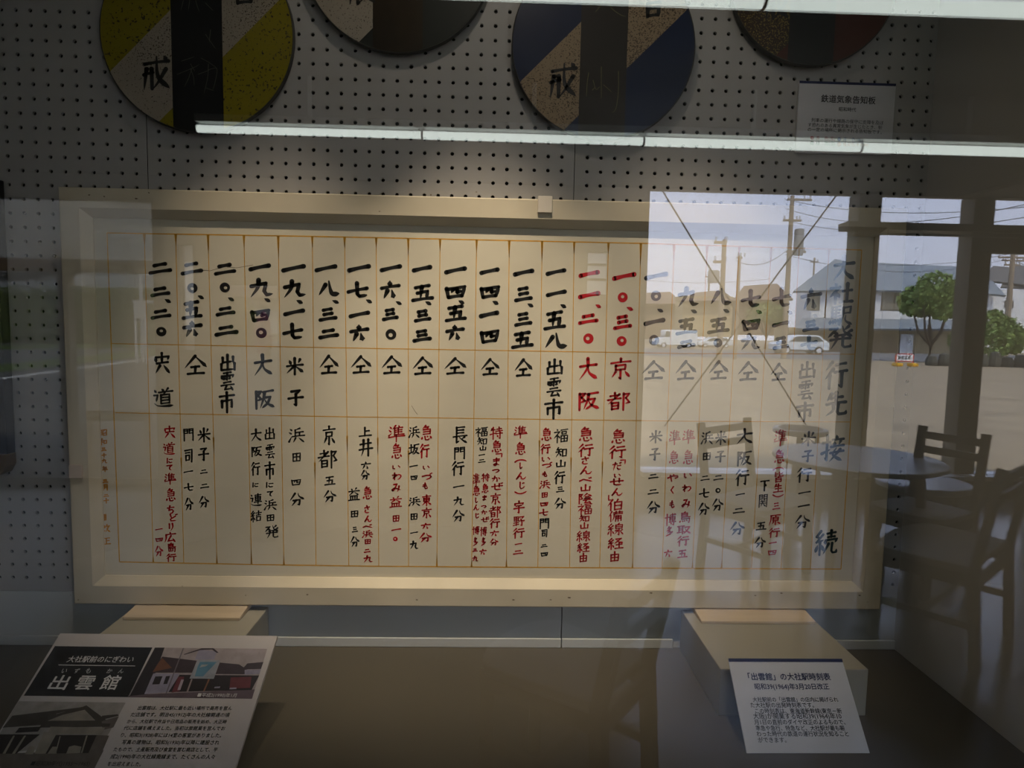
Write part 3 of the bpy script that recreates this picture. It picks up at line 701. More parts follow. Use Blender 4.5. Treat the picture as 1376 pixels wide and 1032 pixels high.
scribble(t, [[(247,-2),(243,14)], [(262,-3),(265,8),(268,16)], [(276,4),(287,15)], [(255,0),(253,14)], [(244,82),(262,76)], [(256,86),(262,96)], [(238,100),(262,90),(268,86)], [(258,92),(253,106),(248,116)], [(256,92),(260,104),(261,115)],
             [(276,46),(283,56),(290,66)], [(270,78),(281,84),(292,92)], [(266,100),(282,94)], [(280,86),(279,104),(274,126)], [(279,94),(291,92),(290,106),(286,121)], [(276,118),(288,122)], [(283,40),(281,58)]], y, chalk)
t, c, y = disc(535, -62, 120, greenblk, bronze, cream, rim, 'dark bronze and black round disc, cream on its left, between yellow and blue discs')
hand(t, c, [('戒', 487, -18, 33, 42, 5.6)], y, M['K'])
t, c, y = disc(811.5, 61, 118.5, navy, mat('brown black enamel', (.016, .011, .007), .4), creamd, rim, 'navy blue round enamel disc with stained cream diagonal band', xb=31)
hand(t, c, [('戒', 757, 108, 34, 42, 5.6), ('言', 878, 2, 26, 38, 5.6)], y, M['K'])
scribble(t, [[(810,2),(806,9),(800,16)], [(816,2),(823,12),(834,20),(841,22)], [(791,98),(789,112),(788,130)], [(808,90),(808,110),(808,133)], [(831,96),(831,120),(829,140),(826,149),(822,151)], [(797,108),(801,120),(806,116)], [(811,114),(818,120),(822,124)], [(796,121),(800,117)]], y, chalkg, 1.1)
t, c, y = disc(1095, -32, 110.5, redbrown, blk, yspeck, rim, 'red brown round disc with worn speckled yellow band, above the small wall notice', xb=33)
hand(t, c, [('戒', 1045, 6, 30, 36, 5)], y, M['K'])

# dark hanging exhibit at the left edge
t = thing('hanging_banner', 'black hanging panel with gold brown base at the left edge', 'exhibit', (-1.16, -.03, 1.03))
a = onY(-3, 240, -.03); b = onY(9, 612, -.03)
mb = MB(); mb.hexa([(-1.30,-.034,b[2]),(b[0]+.004,-.034,b[2]),(b[0]+.004,-.008,b[2]),(-1.30,-.008,b[2]),(-1.30,-.034,a[2]),(a[0]-.003,-.034,a[2]),(a[0]-.003,-.008,a[2]),(-1.30,-.008,a[2])])
mb.build('panel', blk, t, bevel=.002)
mb = MB(); e = onY(11, 618, -.034)
prof = [(e[0], b[2]+.004), (e[0], e[2]-.012), (e[0]-.010, e[2]-.030), (e[0]-.03, e[2]-.038), (-1.30, e[2]-.04), (-1.30, b[2]+.004)]
mb.prism([(p, -.042, z) for p, z in prof], (0, .034, 0)); mb.build('base', mat('gold brown lacquer', (.10, .06, .015), .4), t, bevel=.003)

# ------------------------------------------------------------------ printed cards
_tc = {}
def text_geo(s):
    if s not in _tc:
        cu = bpy.data.curves.new('text', 'FONT'); cu.body = s; cu.resolution_u = 2
        o = bpy.data.objects.new('text', cu); sc.collection.objects.link(o)
        me = o.evaluated_get(bpy.context.evaluated_depsgraph_get()).to_mesh()
        _tc[s] = ([(v.co.x, v.co.y) for v in me.vertices], [tuple(p.vertices) for p in me.polygons])
        bpy.data.objects.remove(o); bpy.data.curves.remove(cu)
    return _tc[s]
class Sheet:
    """a tilted card: (u, v) in metres along its lower edge and up its face"""
    def __init__(s, O, yaw, th, W, L):
        s.O = np.array(O); s.U = np.array([math.cos(yaw), math.sin(yaw), 0]); n = np.array([-math.sin(yaw), math.cos(yaw), 0])
        s.V = math.cos(th) * n + math.sin(th) * np.array([0, 0, 1]); s.N = np.cross(s.U, s.V); s.W, s.L = W, L
        if s.N[1] > 0: s.N = -s.N
    def at(s, u, v, e=0): return s.O + s.U * u + s.V * v + s.N * e
    def px(s, x, y):
        d = ray(x, y); t = np.dot(s.O - CAM, s.N) / np.dot(d, s.N); q = CAM + d * t - s.O
        return np.array([np.dot(q, s.U), np.dot(q, s.V)])
    def text(s, mb, txt, p0, p1, hpx=None, e=.0006, bold=0):
        """lay a printed line between two pixels (left and right ends of its base line)"""
        vs, fs = text_geo(txt)
        xs = [v[0] for v in vs]; x0, x1 = min(xs), max(xs)
        a, b = s.px(*p0), s.px(*p1); k = np.linalg.norm(b - a) / (x1 - x0); t = (b - a) / np.linalg.norm(b - a); n = np.array([-t[1], t[0]])
        ky = k
        if hpx is not None:
            c = s.px(p0[0], p0[1] - hpx); ky = abs(np.dot(c - a, n)) / .88
        offs = [(0, 0)] if not bold else [(-bold, 0), (bold, 0), (0, bold), (0, -bold)]
        for i, (ox, oy) in enumerate(offs):
            out = [s.at(*(a + t * ((x - x0) * k + ox) + n * (y * ky + .0 + oy)), e + i * .00004) for x, y in vs]
            mb.add(out, fs)
    def poly(s, mb, pts, e=.0004):
        mb.add([s.at(*s.px(*p), e) for p in pts], [tuple(range(len(pts)))])
    def slab(s, mb, t=.004):
        q = [s.at(0, 0, -t), s.at(s.W, 0, -t), s.at(s.W, s.L, -t), s.at(0, s.L, -t), s.at(0, 0), s.at(s.W, 0), s.at(s.W, s.L), s.at(0, s.L)]
        mb.hexa(q)
def easel(s, parent, u0):          # folded strut behind a leaning card
    mb = MB(); a, b = s.at(u0, s.L * .62, -.0045), s.at(u0 + .03, s.L * .62, -.0045)
    f0 = np.array([a[0], a[1] + .025, CF + .0005]); f1 = np.array([b[0], b[1] + .025, CF + .0005]); d = np.array([0, .0025, 0])
    mb.hexa([f0, f1, f1 + d, f0 + d, a, b, b + d, a + d]); return mb.build('easel_strut', M['paper'], parent)

# wall notice under the red brown disc
a, b = onY(1069, 205, -.006), onY(1204, 112.5, -.006)
wn = Sheet((a[0], -.006, a[2]), 0, math.pi / 2, b[0] - a[0], b[2] - a[2])
t = thing('wall_notice', 'small white notice with blue top edge fixed to the pegboard, coloured dots below its text', 'notice', wn.O)
mb = MB(); wn.slab(mb, .0055); mb.build('card', M['paper'], t)
mb = MB(); mb.add([wn.at(0, wn.L - .0055, .0004), wn.at(wn.W, wn.L - .0055, .0004), wn.at(wn.W, wn.L, .0004), wn.at(0, wn.L, .0004)], [(0, 1, 2, 3)]); mb.build('top_stripe', M['navy'], t)
mb = MB()
wn.text(mb, '鉄道気象告知板', (1103, 136.5), (1176, 139.5), bold=.00022)
wn.text(mb, '昭和時代', (1127, 149), (1150, 150), bold=.0001)
for k, l in enumerate(('列車の運行や線路の保守に支障を及ぼ', 'す恐れのある異常気象が生じたとき、駅', 'の一定の場所に掲示される告知板です。')):
    x0 = (1090, 1085.5, 1085)[k]; y = 163.5 + 6.3 * k; wn.text(mb, l, (x0, y), ((1187, 1185, 1184.5)[k], y + 4))
mb.build('printed_text', M['ink'], t)
for q, (cx, cy, tx, m, s_) in enumerate(((1091, 185.5, 1096, (.30, .015, .02), '赤　色(風)'), (1127.5, 187.3, 1132.5, (.01, .04, .22), '青　色(雨)'), (1091, 192, 1096, (.015, .13, .05), '緑　色(雪)'), (1127.5, 193.7, 1132.5, (.38, .14, .01), '橙黄色(その他)'))):
    mm = mat('dot ink', m, .5); mb = MB(); c = wn.px(cx, cy)
    mb.add([wn.at(c[0] + .0042*math.cos(k*math.pi/8), c[1] + .0042*math.sin(k*math.pi/8), .0005) for k in range(16)], [tuple(range(16))])
    wn.text(mb, s_, (tx, cy + 2.4), (tx + (26 if q != 3 else 34), cy + 3.4)); mb.build('coloured_dot_line', mm, t)

# caption card leaning in front of the right block
cc = Sheet((.4596, -.3845, CF + .001), .0022, .838, .2211, .1591)
t = thing('caption_card', 'white floor card with blue top edge leaning before the right mounting block', 'caption card', cc.O)
mb = MB(); cc.slab(mb, .003); mb.build('card', M['paper'], t)
mb = MB(); mb.add([cc.at(0, cc.L - .0062, .0004), cc.at(cc.W, cc.L - .0062, .0004), cc.at(cc.W, cc.L, .0004), cc.at(0, cc.L, .0004)], [(0, 1, 2, 3)]); mb.build('top_stripe', M['navy'], t)
Z = 1376 / 220
zz = lambda x, y: (960 + x / Z, 870 + y / Z)
mb = MB()
cc.text(mb, '「出雲館」の大社駅時刻表', zz(288, 271), zz(978, 271), bold=.0003)
cc.text(mb, '昭和39(1964)年3月20日改正', zz(342, 350), zz(966, 350), bold=.0002)
mb.build('heading', M['navy'], t)
mb = MB()
for l, x0, x1, y in (('大社駅前の「出雲館」の店内に掲げられ', 325, 1042, 455), ('た大社駅の出発時刻表です。', 306, 838, 503), ('この時刻表は、東海道新幹線(東京－新', 345, 1072, 552), ('大阪)が開業する昭和39(1964)年10', 330, 1070, 598),
                       ('月1日の直前のダイヤ改正のよるもので、', 338, 1102, 646), ('準急や急行、特急など、大社駅が最も賑', 350, 1097, 696), ('わった時代の鉄道の運行状況を知ること', 358, 1130, 745), ('ができます。', 370, 606, 797)):
    cc.text(mb, l, zz(x0, y), zz(x1, y), bold=.00008)
mb.build('printed_text', M['ink'], t)
easel(cc, t, .09)

# photo panel leaning at the left front
pp = Sheet((-.8096, -.5019, CF + .001), -.0132, .5456, .407, .2878)
t = thing('photo_panel', 'white foam photo panel with two photographs and a black title box, left front', 'display panel', pp.O)
mb = MB(); pp.slab(mb, .006); mb.build('board', M['paperwarm'], t)
S1 = 200 / 1075
A = lambda x, y: (x * S1, 840 + y * S1)
Bq = lambda x, y: (180 + x * S1, 840 + y * S1)
mb = MB(); pp.poly(mb, [A(172, 511), A(927, 521), Bq(134, 162), A(397, 152)]); mb.build('title_box', blk, t)
mb = MB()
wt = mat('white print', (.62, .60, .58), .6)
pp.text(mb, '大社駅前のにぎわい', A(482, 266), A(957, 268), e=.0009, bold=.00012)
for c_, x in zip('いずもかん', (440, 530, 614, 768, 852)): pp.text(mb, c_, A(x, 347), A(x + 36, 347), e=.0009)
for c_, x0, x1 in (('出', 345, 470), ('雲', 535, 655), ('館', 716, 838)): pp.text(mb, c_, A(x0, 458), A(x1, 460), e=.0009, bold=.0004, hpx=100 * S1)
pp.poly(mb, [A(423, 292), A(977, 299), A(978, 295), A(425, 287)], .0009)
mb.build('title_text', wt, t)
mb = MB()
for l, x0, x1, y in (('出雲館は、大社駅に最も近い場所で商売を営ん', 25, 705, 611), ('だ店舗です。明治45(1912)年の大社線開通の頃', -26, 687, 660), ('から、大社駅で弁当や日用品の販売を始め、大正時', -52, 666, 708),
                     ('代に店舗を構えました。当初は旅館業を営んでお', -77, 655, 757), ('り、昭和3(1928)年には14室の客室がありました。', -98, 628, 808), ('写真の建物は、昭和5(1930)年以降に建設され', -90, 613, 860),
                     ('たもので、土産販売及び食堂を営む商店として、平', -150, 600, 911), ('成2(1990)年の大社線廃線まで、たくさんの人々', -173, 580, 964), ('を出迎えました。', -195, 48, 1016)):
    pp.text(mb, l, Bq(x0, y), Bq(x1, y + 3), bold=.0001)
mb.build('printed_text', M['ink'], t)
easel(pp, t, .2)
def photo(name, corners, shapes, e0=.0004):
    """a flat print made of coloured shapes; shapes: (colour, points)"""
    mb = MB(); cols = []; 
    for i, (c, pts) in enumerate(shapes):
        if c not in cols: cols.append(c)
        mb.mat = cols.index(c); pp.poly(mb, pts, e0 + i * .00003)
    o = mb.build(name, [mat('print tone', c, .5, noise=.25, scale=60) for c in cols], t); return o
# colour print: street of dark roofed shops with a blue map sign
sky, roof, wall_, dark, red, blue, road = (.36, .31, .31), (.045, .032, .042), (.30, .28, .36), (.018, .014, .018), (.14, .03, .04), (.10, .24, .34), (.13, .095, .115)
pr = [(sky, [Bq(-48, 522), Bq(853, 533), Bq(963, 172), Bq(152, 163)]),
      (road, [Bq(-48, 522), Bq(853, 533), Bq(874, 465), Bq(-25, 505)]),
      (dark, [Bq(-30, 512), Bq(100, 500), Bq(222, 163), Bq(152, 163)]),
      (roof, [Bq(130, 345), Bq(420, 345), Bq(455, 258), Bq(205, 228)]),
      ((.15, .06, .03), [Bq(135, 340), Bq(275, 310), Bq(205, 238), Bq(180, 270)]),
      (wall_, [Bq(75, 500), Bq(250, 485), Bq(330, 352), Bq(140, 350)]),
      (dark, [Bq(132, 430), Bq(185, 428), Bq(207, 370), Bq(155, 372)]), (dark, [Bq(212, 428), Bq(240, 426), Bq(262, 368), Bq(232, 370)]),
      (dark, [Bq(250, 485), Bq(850, 470), Bq(905, 365), Bq(330, 360)]),
      (wall_, [Bq(440, 250), Bq(580, 250), Bq(600, 190), Bq(470, 178)]), (roof, [Bq(360, 212), Bq(490, 168), Bq(480, 182), Bq(366, 216)]), (roof, [Bq(490, 168), Bq(575, 168), Bq(612, 200), Bq(598, 203), Bq(565, 178), Bq(480, 182)]),
      (roof, [Bq(590, 355), Bq(870, 358), Bq(760, 285), Bq(620, 272)]), (roof, [Bq(780, 322), Bq(918, 318), Bq(936, 268), Bq(820, 278)]),
      (wall_, [Bq(800, 360), Bq(905, 356), Bq(918, 322), Bq(800, 325)]),
      (red, [Bq(272, 490), Bq(330, 480), Bq(365, 375), Bq(320, 375)]), ((.4, .33, .36), [Bq(314, 472), Bq(336, 470), Bq(362, 395), Bq(343, 395)]),
      (red, [Bq(690, 460), Bq(840, 455), Bq(850, 375), Bq(700, 380)]), (wall_, [Bq(580, 458), Bq(620, 456), Bq(625, 445), Bq(585, 447)]), (wall_, [Bq(690, 466), Bq(740, 464), Bq(742, 452), Bq(694, 454)]),
      ((.30, .32, .36), [Bq(402, 388), Bq(578, 390), Bq(622, 256), Bq(462, 252)]), (blue, [Bq(440, 372), Bq(500, 372), Bq(600, 268), Bq(478, 268), Bq(462, 300)]), ((.34, .36, .36), [Bq(475, 308), Bq(520, 300), Bq(540, 285), Bq(490, 288)]),
      (dark, [Bq(400, 470), Bq(500, 470), Bq(545, 392), Bq(430, 390)]), ((.32, .25, .24), [Bq(378, 490), Bq(390, 490), Bq(425, 392), Bq(414, 392)]), ((.22, .10, .06), [Bq(500, 480), Bq(512, 480), Bq(550, 392), Bq(538, 392)]),
      ((.16, .14, .16), [Bq(228, 498), Bq(238, 498), Bq(363, 168), Bq(355, 168)])]
photo('photo_print', None, pr)['label'] = 'colour photograph of a street with dark roofs and a blue map sign'
mb = MB(); pp.text(mb, '■平成2(1990)年1月', Bq(458, 520), Bq(738, 523), e=.0016); mb.build('photo_caption', wt, t)
# sepia print: wooden shop with a gabled tile roof
sk, rf, lt, md, dk = (.33, .31, .28), (.055, .047, .038), (.30, .27, .22), (.14, .12, .10), (.022, .018, .015)
pr = [(sk, [A(-80, 935), A(750, 850), A(908, 560), A(135, 550), A(70, 655)]),
      (md, [A(-150, 1060), A(680, 1040), A(750, 905), A(-40, 930)]),
      (rf, [A(20, 742), A(330, 720), A(410, 640), A(625, 590), A(90, 655)]), (rf, [A(310, 700), A(700, 725), A(800, 710), A(625, 580), A(600, 590), A(350, 660)]), (lt, [A(345, 692), A(690, 690), A(612, 612), A(450, 650)]),
      (rf, [A(715, 690), A(860, 655), A(850, 645), A(740, 655)]), (md, [A(740, 760), A(820, 740), A(860, 660), A(735, 695)]), (rf, [A(285, 742), A(790, 735), A(800, 712), A(310, 700)]),
      (dk, [A(-40, 930), A(120, 930), A(290, 790), A(0, 790)]), (dk, [A(110, 780), A(275, 770), A(300, 735), A(140, 742)]), (lt, [A(250, 930), A(330, 930), A(440, 790), A(320, 770)]),
      (lt, [A(345, 785), A(735, 790), A(760, 742), A(365, 735)]),
      (dk, [A(330, 930), A(640, 925), A(700, 795), A(405, 795)]), (md, [A(640, 925), A(740, 915), A(790, 800), A(700, 795)]), (lt, [A(20, 930), A(40, 930), A(110, 800), A(96, 800)]), (lt, [A(88, 930), A(110, 930), A(190, 800), A(176, 800)]), (lt, [A(180, 935), A(240, 935), A(260, 880), A(215, 875)]),
      (lt, [A(345, 930), A(410, 930), A(410, 880), A(380, 880)]), (lt, [A(480, 930), A(580, 925), A(590, 880), A(540, 870), A(500, 880)]), (lt, [A(585, 925), A(597, 925), A(635, 800), A(624, 800)]), (lt, [A(400, 925), A(408, 925), A(440, 805), A(432, 805)])]
photo('photo_print', None, pr)['label'] = 'sepia photograph of an old wooden shop front'
mb = MB(); pp.text(mb, '■昭和30年代(1955～1965)', A(220, 1016), A(645, 1018), e=.0014); mb.build('photo_caption', M['ink'], t)

# ------------------------------------------------------------------ the room behind the viewer
FD = 6.0                                        # distance at which the window wall is seen
FY = RY(FD); CEIL = 2.78; XL, XR = -7.0, 6.2
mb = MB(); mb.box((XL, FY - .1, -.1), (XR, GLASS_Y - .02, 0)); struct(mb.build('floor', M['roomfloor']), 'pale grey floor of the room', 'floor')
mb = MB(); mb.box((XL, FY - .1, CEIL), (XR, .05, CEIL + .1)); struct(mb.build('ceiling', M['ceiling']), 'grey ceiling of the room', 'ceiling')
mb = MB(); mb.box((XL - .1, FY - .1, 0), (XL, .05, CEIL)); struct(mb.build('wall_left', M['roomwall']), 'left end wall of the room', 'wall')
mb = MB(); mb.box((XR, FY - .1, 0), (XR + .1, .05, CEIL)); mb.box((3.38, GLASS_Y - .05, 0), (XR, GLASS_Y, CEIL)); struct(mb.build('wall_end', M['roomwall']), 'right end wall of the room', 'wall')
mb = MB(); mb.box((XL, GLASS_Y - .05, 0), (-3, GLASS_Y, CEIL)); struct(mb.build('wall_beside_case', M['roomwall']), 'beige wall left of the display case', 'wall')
vx = lambda px, py=441, D=FD: VR(px, py, D)[0]
vz = lambda py, px=1000, D=FD: VR(px, py, D)[2]
HEAD = vz(259); SILL = vz(633, 1200)
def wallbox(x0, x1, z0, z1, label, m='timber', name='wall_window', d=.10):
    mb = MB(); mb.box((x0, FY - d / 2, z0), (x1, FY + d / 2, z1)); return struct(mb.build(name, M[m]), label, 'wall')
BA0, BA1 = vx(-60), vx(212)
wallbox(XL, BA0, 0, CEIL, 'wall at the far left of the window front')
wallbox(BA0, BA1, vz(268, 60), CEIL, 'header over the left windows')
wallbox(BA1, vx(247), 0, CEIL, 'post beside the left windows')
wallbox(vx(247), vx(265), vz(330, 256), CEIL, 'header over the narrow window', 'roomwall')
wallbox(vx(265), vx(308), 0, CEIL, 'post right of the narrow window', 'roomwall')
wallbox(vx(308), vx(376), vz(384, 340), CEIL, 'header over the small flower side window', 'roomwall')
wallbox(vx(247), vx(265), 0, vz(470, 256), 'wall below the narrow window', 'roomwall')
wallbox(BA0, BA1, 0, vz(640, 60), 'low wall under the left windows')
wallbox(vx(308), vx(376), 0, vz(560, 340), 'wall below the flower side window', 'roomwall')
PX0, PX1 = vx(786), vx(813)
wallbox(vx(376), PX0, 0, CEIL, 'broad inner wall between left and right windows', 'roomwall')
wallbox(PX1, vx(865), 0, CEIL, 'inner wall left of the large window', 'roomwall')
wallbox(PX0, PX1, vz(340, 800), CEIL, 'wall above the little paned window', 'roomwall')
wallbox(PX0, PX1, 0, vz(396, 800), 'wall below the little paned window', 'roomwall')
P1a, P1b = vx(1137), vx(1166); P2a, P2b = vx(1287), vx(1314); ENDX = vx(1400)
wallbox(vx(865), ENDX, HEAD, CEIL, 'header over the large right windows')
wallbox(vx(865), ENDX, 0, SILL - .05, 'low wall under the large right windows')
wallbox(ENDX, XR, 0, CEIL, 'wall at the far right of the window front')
for a, b, l in ((P1a, P1b, 'broad brown post left of the white house'), (P2a, P2b, 'brown post right of the round tree')):
    mb = MB(); mb.box((a, FY - .09, SILL), (b, FY + .09, HEAD)); struct(mb.build('trim_post', M['timber']), l, 'post')
mb = MB(); mb.box((P1a - .10, FY - .07, vz(313, 1250)), (ENDX, FY + .12, vz(303, 1250))); struct(mb.build('trim_transom', M['timber']), 'brown transom beam across the right windows', 'beam')
mb = MB(); mb.box((P2b, FY - .05, vz(341, 1345)), (ENDX, FY + .05, vz(313, 1345))); struct(mb.build('trim_lintel', M['timber']), 'brown lintel right of the second post', 'beam')
mb = MB(); mb.box((vx(865), FY - .10, SILL - .05), (ENDX, FY + .16, SILL - .01)); struct(mb.build('trim_sill', M['whitesill']), 'white sill along the large right windows', 'sill')
for x0, x1, z0, z1, m, l in ((vx(865), P1a, SILL, HEAD, 'pane', 'large clear window left of the broad post'), (P1b, P2a, SILL, HEAD, 'pane', 'clear window between the two brown posts'), (P2b, ENDX, SILL, HEAD, 'pane', 'clear window right of the second post'),
                         (BA0, BA1, vz(640, 60), vz(268, 60), 'dimpane', 'window onto the road and hedge, with added dimming tint'), (vx(247), vx(265), vz(470, 256), vz(330, 256), 'dimpane', 'narrow window with added dimming tint'),
                         (vx(308), vx(376), vz(560, 340), vz(384, 340), 'dimpane', 'side window onto the pink flowers, with added dimming tint'), (PX0, PX1, vz(396, 800), vz(340, 800), 'dimpane', 'little window in the inner wall, with added dimming tint')):
    mb = MB(); mb.box((x0, FY - .003, z0), (x1, FY + .003, z1)); struct(mb.build('window_2', M[m]), l, 'window')
for y, l in ((356, 'upper'), (376, 'lower')):
    mb = MB(); mb.box((PX0, FY - .03, vz(y + 1.5, 800)), (PX1, FY + .03, vz(y - 1.5, 800))); struct(mb.build('trim_muntin', M['timber']), l + ' thin bar of the little paned window', 'trim')
# ceiling beam running from the right windows towards the display case
mb = MB(); a = vx(1287, 268); mb.box((a, FY + .05, HEAD - .02), (a + .22, FY + 3.2, CEIL)); struct(mb.build('trim_beam', M['timber']), 'brown ceiling beam over the second post', 'beam')
# open verandah post with its spread head and the eaves beam, outside the left windows
D2 = 7.2
t = thing('verandah_post', 'weathered verandah post with wide bracketed head outside the left windows', 'post', (VR(91, 560, D2)[0], RY(D2), -.05))
x0, x1 = VR(84, 450, D2)[0], VR(98, 450, D2)[0]; zt_ = VR(91, 362, D2)[2]; zk = VR(91, 372, D2)[2]; zu = VR(91, 245, D2)[2]
mb = MB(); mb.box((x0, RY(D2) - .06, -.05), (x1, RY(D2) + .06, zk)); mb.build('shaft', M['weathered'], t)
xa, xb = VR(78, 355, D2)[0] - .03, VR(104, 355, D2)[0] + .06
mb = MB(); mb.prism([(x0, RY(D2) - .05, zk), (x1, RY(D2) - .05, zk), (xb, RY(D2) - .05, zt_ + .02), (xb, RY(D2) - .05, zu), (xa, RY(D2) - .05, zu), (xa, RY(D2) - .05, zt_ + .02)], (0, .1, 0)); mb.build('bracket_head', M['weathered'], t)
mb = MB(); z0, z1 = VR(60, 364, D2)[2], VR(60, 346, D2)[2]; mb.box((VR(-450, 355, D2)[0], RY(D2) - .05, z0), (VR(214, 355, D2)[0], RY(D2) - .16, z1)); o = mb.build('eaves_beam', M['housebrown'])
tag(o, 'long weathered eaves beam on the bracketed verandah post', 'beam')
mb = MB(); z0, z1 = VR(165, 565, 6.6)[2], VR(165, 552, 6.6)[2]; mb.box((VR(118, 555, 6.6)[0], RY(6.6) - .03, z0), (VR(203, 555, 6.6)[0], RY(6.6) + .03, z1))
for q in (121, 200): mb.box((VR(q, 555, 6.6)[0] - .02, RY(6.6) - .02, -.05), (VR(q, 555, 6.6)[0] + .02, RY(6.6) + .02, z0))
tag(mb.build('handrail', M['concrete']), 'pale low handrail outside the left windows', 'handrail')
mb = MB(); xa, xb = VR(-450, 300, D2)[0], VR(216, 300, D2)[0] + .9; zl = VR(60, 346, D2)[2]  # added sheet, dims the sky seen through the left windows
mb.hexa([(xa, RY(D2) + .062, zl - .02), (xb, RY(D2) + .062, zl - .02), (xb, FY - .07, HEAD + .02), (xa, FY - .07, HEAD + .02), (xa, RY(D2) + .062, zl), (xb, RY(D2) + .062, zl), (xb, FY - .07, HEAD + .04), (xa, FY - .07, HEAD + .04)])
tag(mb.build('sky_dimmer', M['dimmersheet']), 'pale translucent canopy sheet added above the eaves beam to dim the sky', 'dimmer')
# crossed bracing rods outside the large window
for (p0, p1, l) in (((886, 250), (1088, 580), 'thin dark bracing rod sloping down to the right across the large window'), ((1124, 262), (893, 572), 'thin dark bracing rod sloping down to the left across the large window')):
    mb = MB(); mb.tube([VR(*p0, 6.35 + .03 * (p0[0] > 1000)), VR(*p1, 6.35 + .03 * (p0[0] > 1000))], .008)
    tag(mb.build('bracing_rod', M['bark']), l, 'rod', 'crossed bracing rods')

# fluorescent lamps
M['unlit'] = mat('unlit lamp tube', (.30, .30, .26), .4)
def tube_lamp(x0, x1, y, z, label, r=.02, group='fluorescent ceiling lamps', bat=True, glow='lampglow'):
    t = thing('fluorescent_lamp', label, 'ceiling lamp', ((x0 + x1) / 2, y, z), group)
    g = .005
    mb = MB(); mb.tube([(x0 + g, y, z), (x1 - g, y, z)], r, 12); mb.build('tube', M[glow], t, smooth=True)
    for xe in (x0 + .0005, x1 - .0055):
        mb = MB(); mb.tube([(xe, y, z), (xe + .005, y, z)], r * 1.01, 12); mb.build('end_cap', M['whitemetal'], t)
    if bat:
        mb = MB(); mb.box((x0, y - .03, z + r + .012), (x1, y + .03, z + r + .05)); mb.build('batten', M['whitemetal'], t, bevel=.004)
        mb = MB()
        for xe in (x0 + .006, x1 - .022): mb.box((xe, y - .008, z + r * .8), (xe + .010, y + .008, z + r + .02))
        mb.build('lamp_holder', M['whitemetal'], t)
        mb = MB(); mb.tube([((x0 + x1) / 2, y, z + r + .05), ((x0 + x1) / 2, y, CEIL)], .012); mb.build('drop_rod', M['whitemetal'], t)
    return t
D1 = 3.54
e = [VR(q, y, D1) for q, y in ((265, 180), (565, 181), (862, 190), (1155, 199))]
zz_ = 2.500; dx = (e[3][0] - e[0][0]) / 3
for k, l in enumerate(('lamp at the left end of the long row of lit tubes', 'second lit tube from the left in the long row', 'third lit tube from the left in the long row', 'lit tube over the small wall notice, in the long row', 'lit tube past the right side wall, in the long row')):
    tube_lamp(e[0][0] + k * dx, e[0][0] + (k + 1) * dx, RY(D1), zz_, l, .0195 + .002 * k)
D3 = 2.05; c0 = VR(1025, 5, D3)
for k, l in ((-1, 'lit tube above the navy disc in the upper row'), (0, 'lit tube above the red brown disc in the upper row')):
    tube_lamp(c0[0] + k * 1.18, c0[0] + (k + 1) * 1.18, RY(D3), c0[2] + .005, l, .024)
a, b = VR(1146, 313, 5.7), VR(1366, 319, 5.7)
t = tube_lamp(a[0], b[0], RY(5.7), (a[2] + b[2]) / 2, 'dim lamp tube under the transom beam of the right windows', .012, bat=False, glow='unlit')

# tables, stools and chairs
def table(c, r, h, label):
    t = thing('round_table', label, 'table', (c[0], c[1], 0), 'round tables by the windows')
    mb = MB(); mb.lathe([(r - .012, h - .030), (r, h - .024), (r, h - .006), (r - .006, h)], (c[0], c[1], 0), 64); mb.build('tabletop', M['tabletop'], t)
    for k in range(4):
        a_ = math.pi / 4 + k * math.pi / 2; p = (c[0] + .72 * r * math.cos(a_), c[1] + .72 * r * math.sin(a_))
        mb = MB(); mb.bar((p[0], p[1], h - .03), (c[0] + .80 * r * math.cos(a_), c[1] + .80 * r * math.sin(a_), 0), .045, .045); mb.build('leg', M['chairwood'], t)
    mb = MB()
    for k in range(2):
        a_ = math.pi / 4 + k * math.pi / 2; mb.bar((c[0] - .74*r*math.cos(a_), c[1] - .74*r*math.sin(a_), h - .07 - .03*k), (c[0] + .74*r*math.cos(a_), c[1] + .74*r*math.sin(a_), h - .07 - .03*k), .03, .05)
    mb.build('cross_rail', M['chairwood'], t)
    return t
TC = VR(1152, 612, 4.05); table((VR(1150, 614, 4.05)[0], RY(4.05)), .50, .725, 'round pale grey table before the broad post')
def stool(c, r, h, label, ring=False):
    t = thing('round_stool', label, 'stool', (c[0], c[1], 0), 'round stools by the windows')
    mb = MB(); mb.lathe([(r - .02, h - .05), (r, h - .04), (r, h - .008), (r - .01, h)], (c[0], c[1], 0), 48)
    mb.build('seat', M['tabletop'] if not ring else M['whitesill'], t)
    if ring: mb = MB(); mb.lathe([(r * .8, h), (r * .8, h + .004)], (c[0], c[1], 0), 48); mb.build('inset', M['roomwall'], t)
    for k in range(4):
        a_ = .4 + k * math.pi / 2; mb = MB(); mb.bar((c[0] + .6*r*math.cos(a_), c[1] + .6*r*math.sin(a_), h - .045), (c[0] + .85*r*math.cos(a_), c[1] + .85*r*math.sin(a_), 0), .035, .035); mb.build('leg', M['chairwood'], t)
s1 = VR(1238, 650, 4.7); stool((s1[0], RY(4.7)), .32, .43, 'low round stool with pale seat under the table edge by the white sill')
s2 = VR(1075, 576, 5.35); stool((s2[0], RY(5.35)), .215, vz(575, 1075, 5.35), 'tall round stool with white rim beyond the pale table', True)
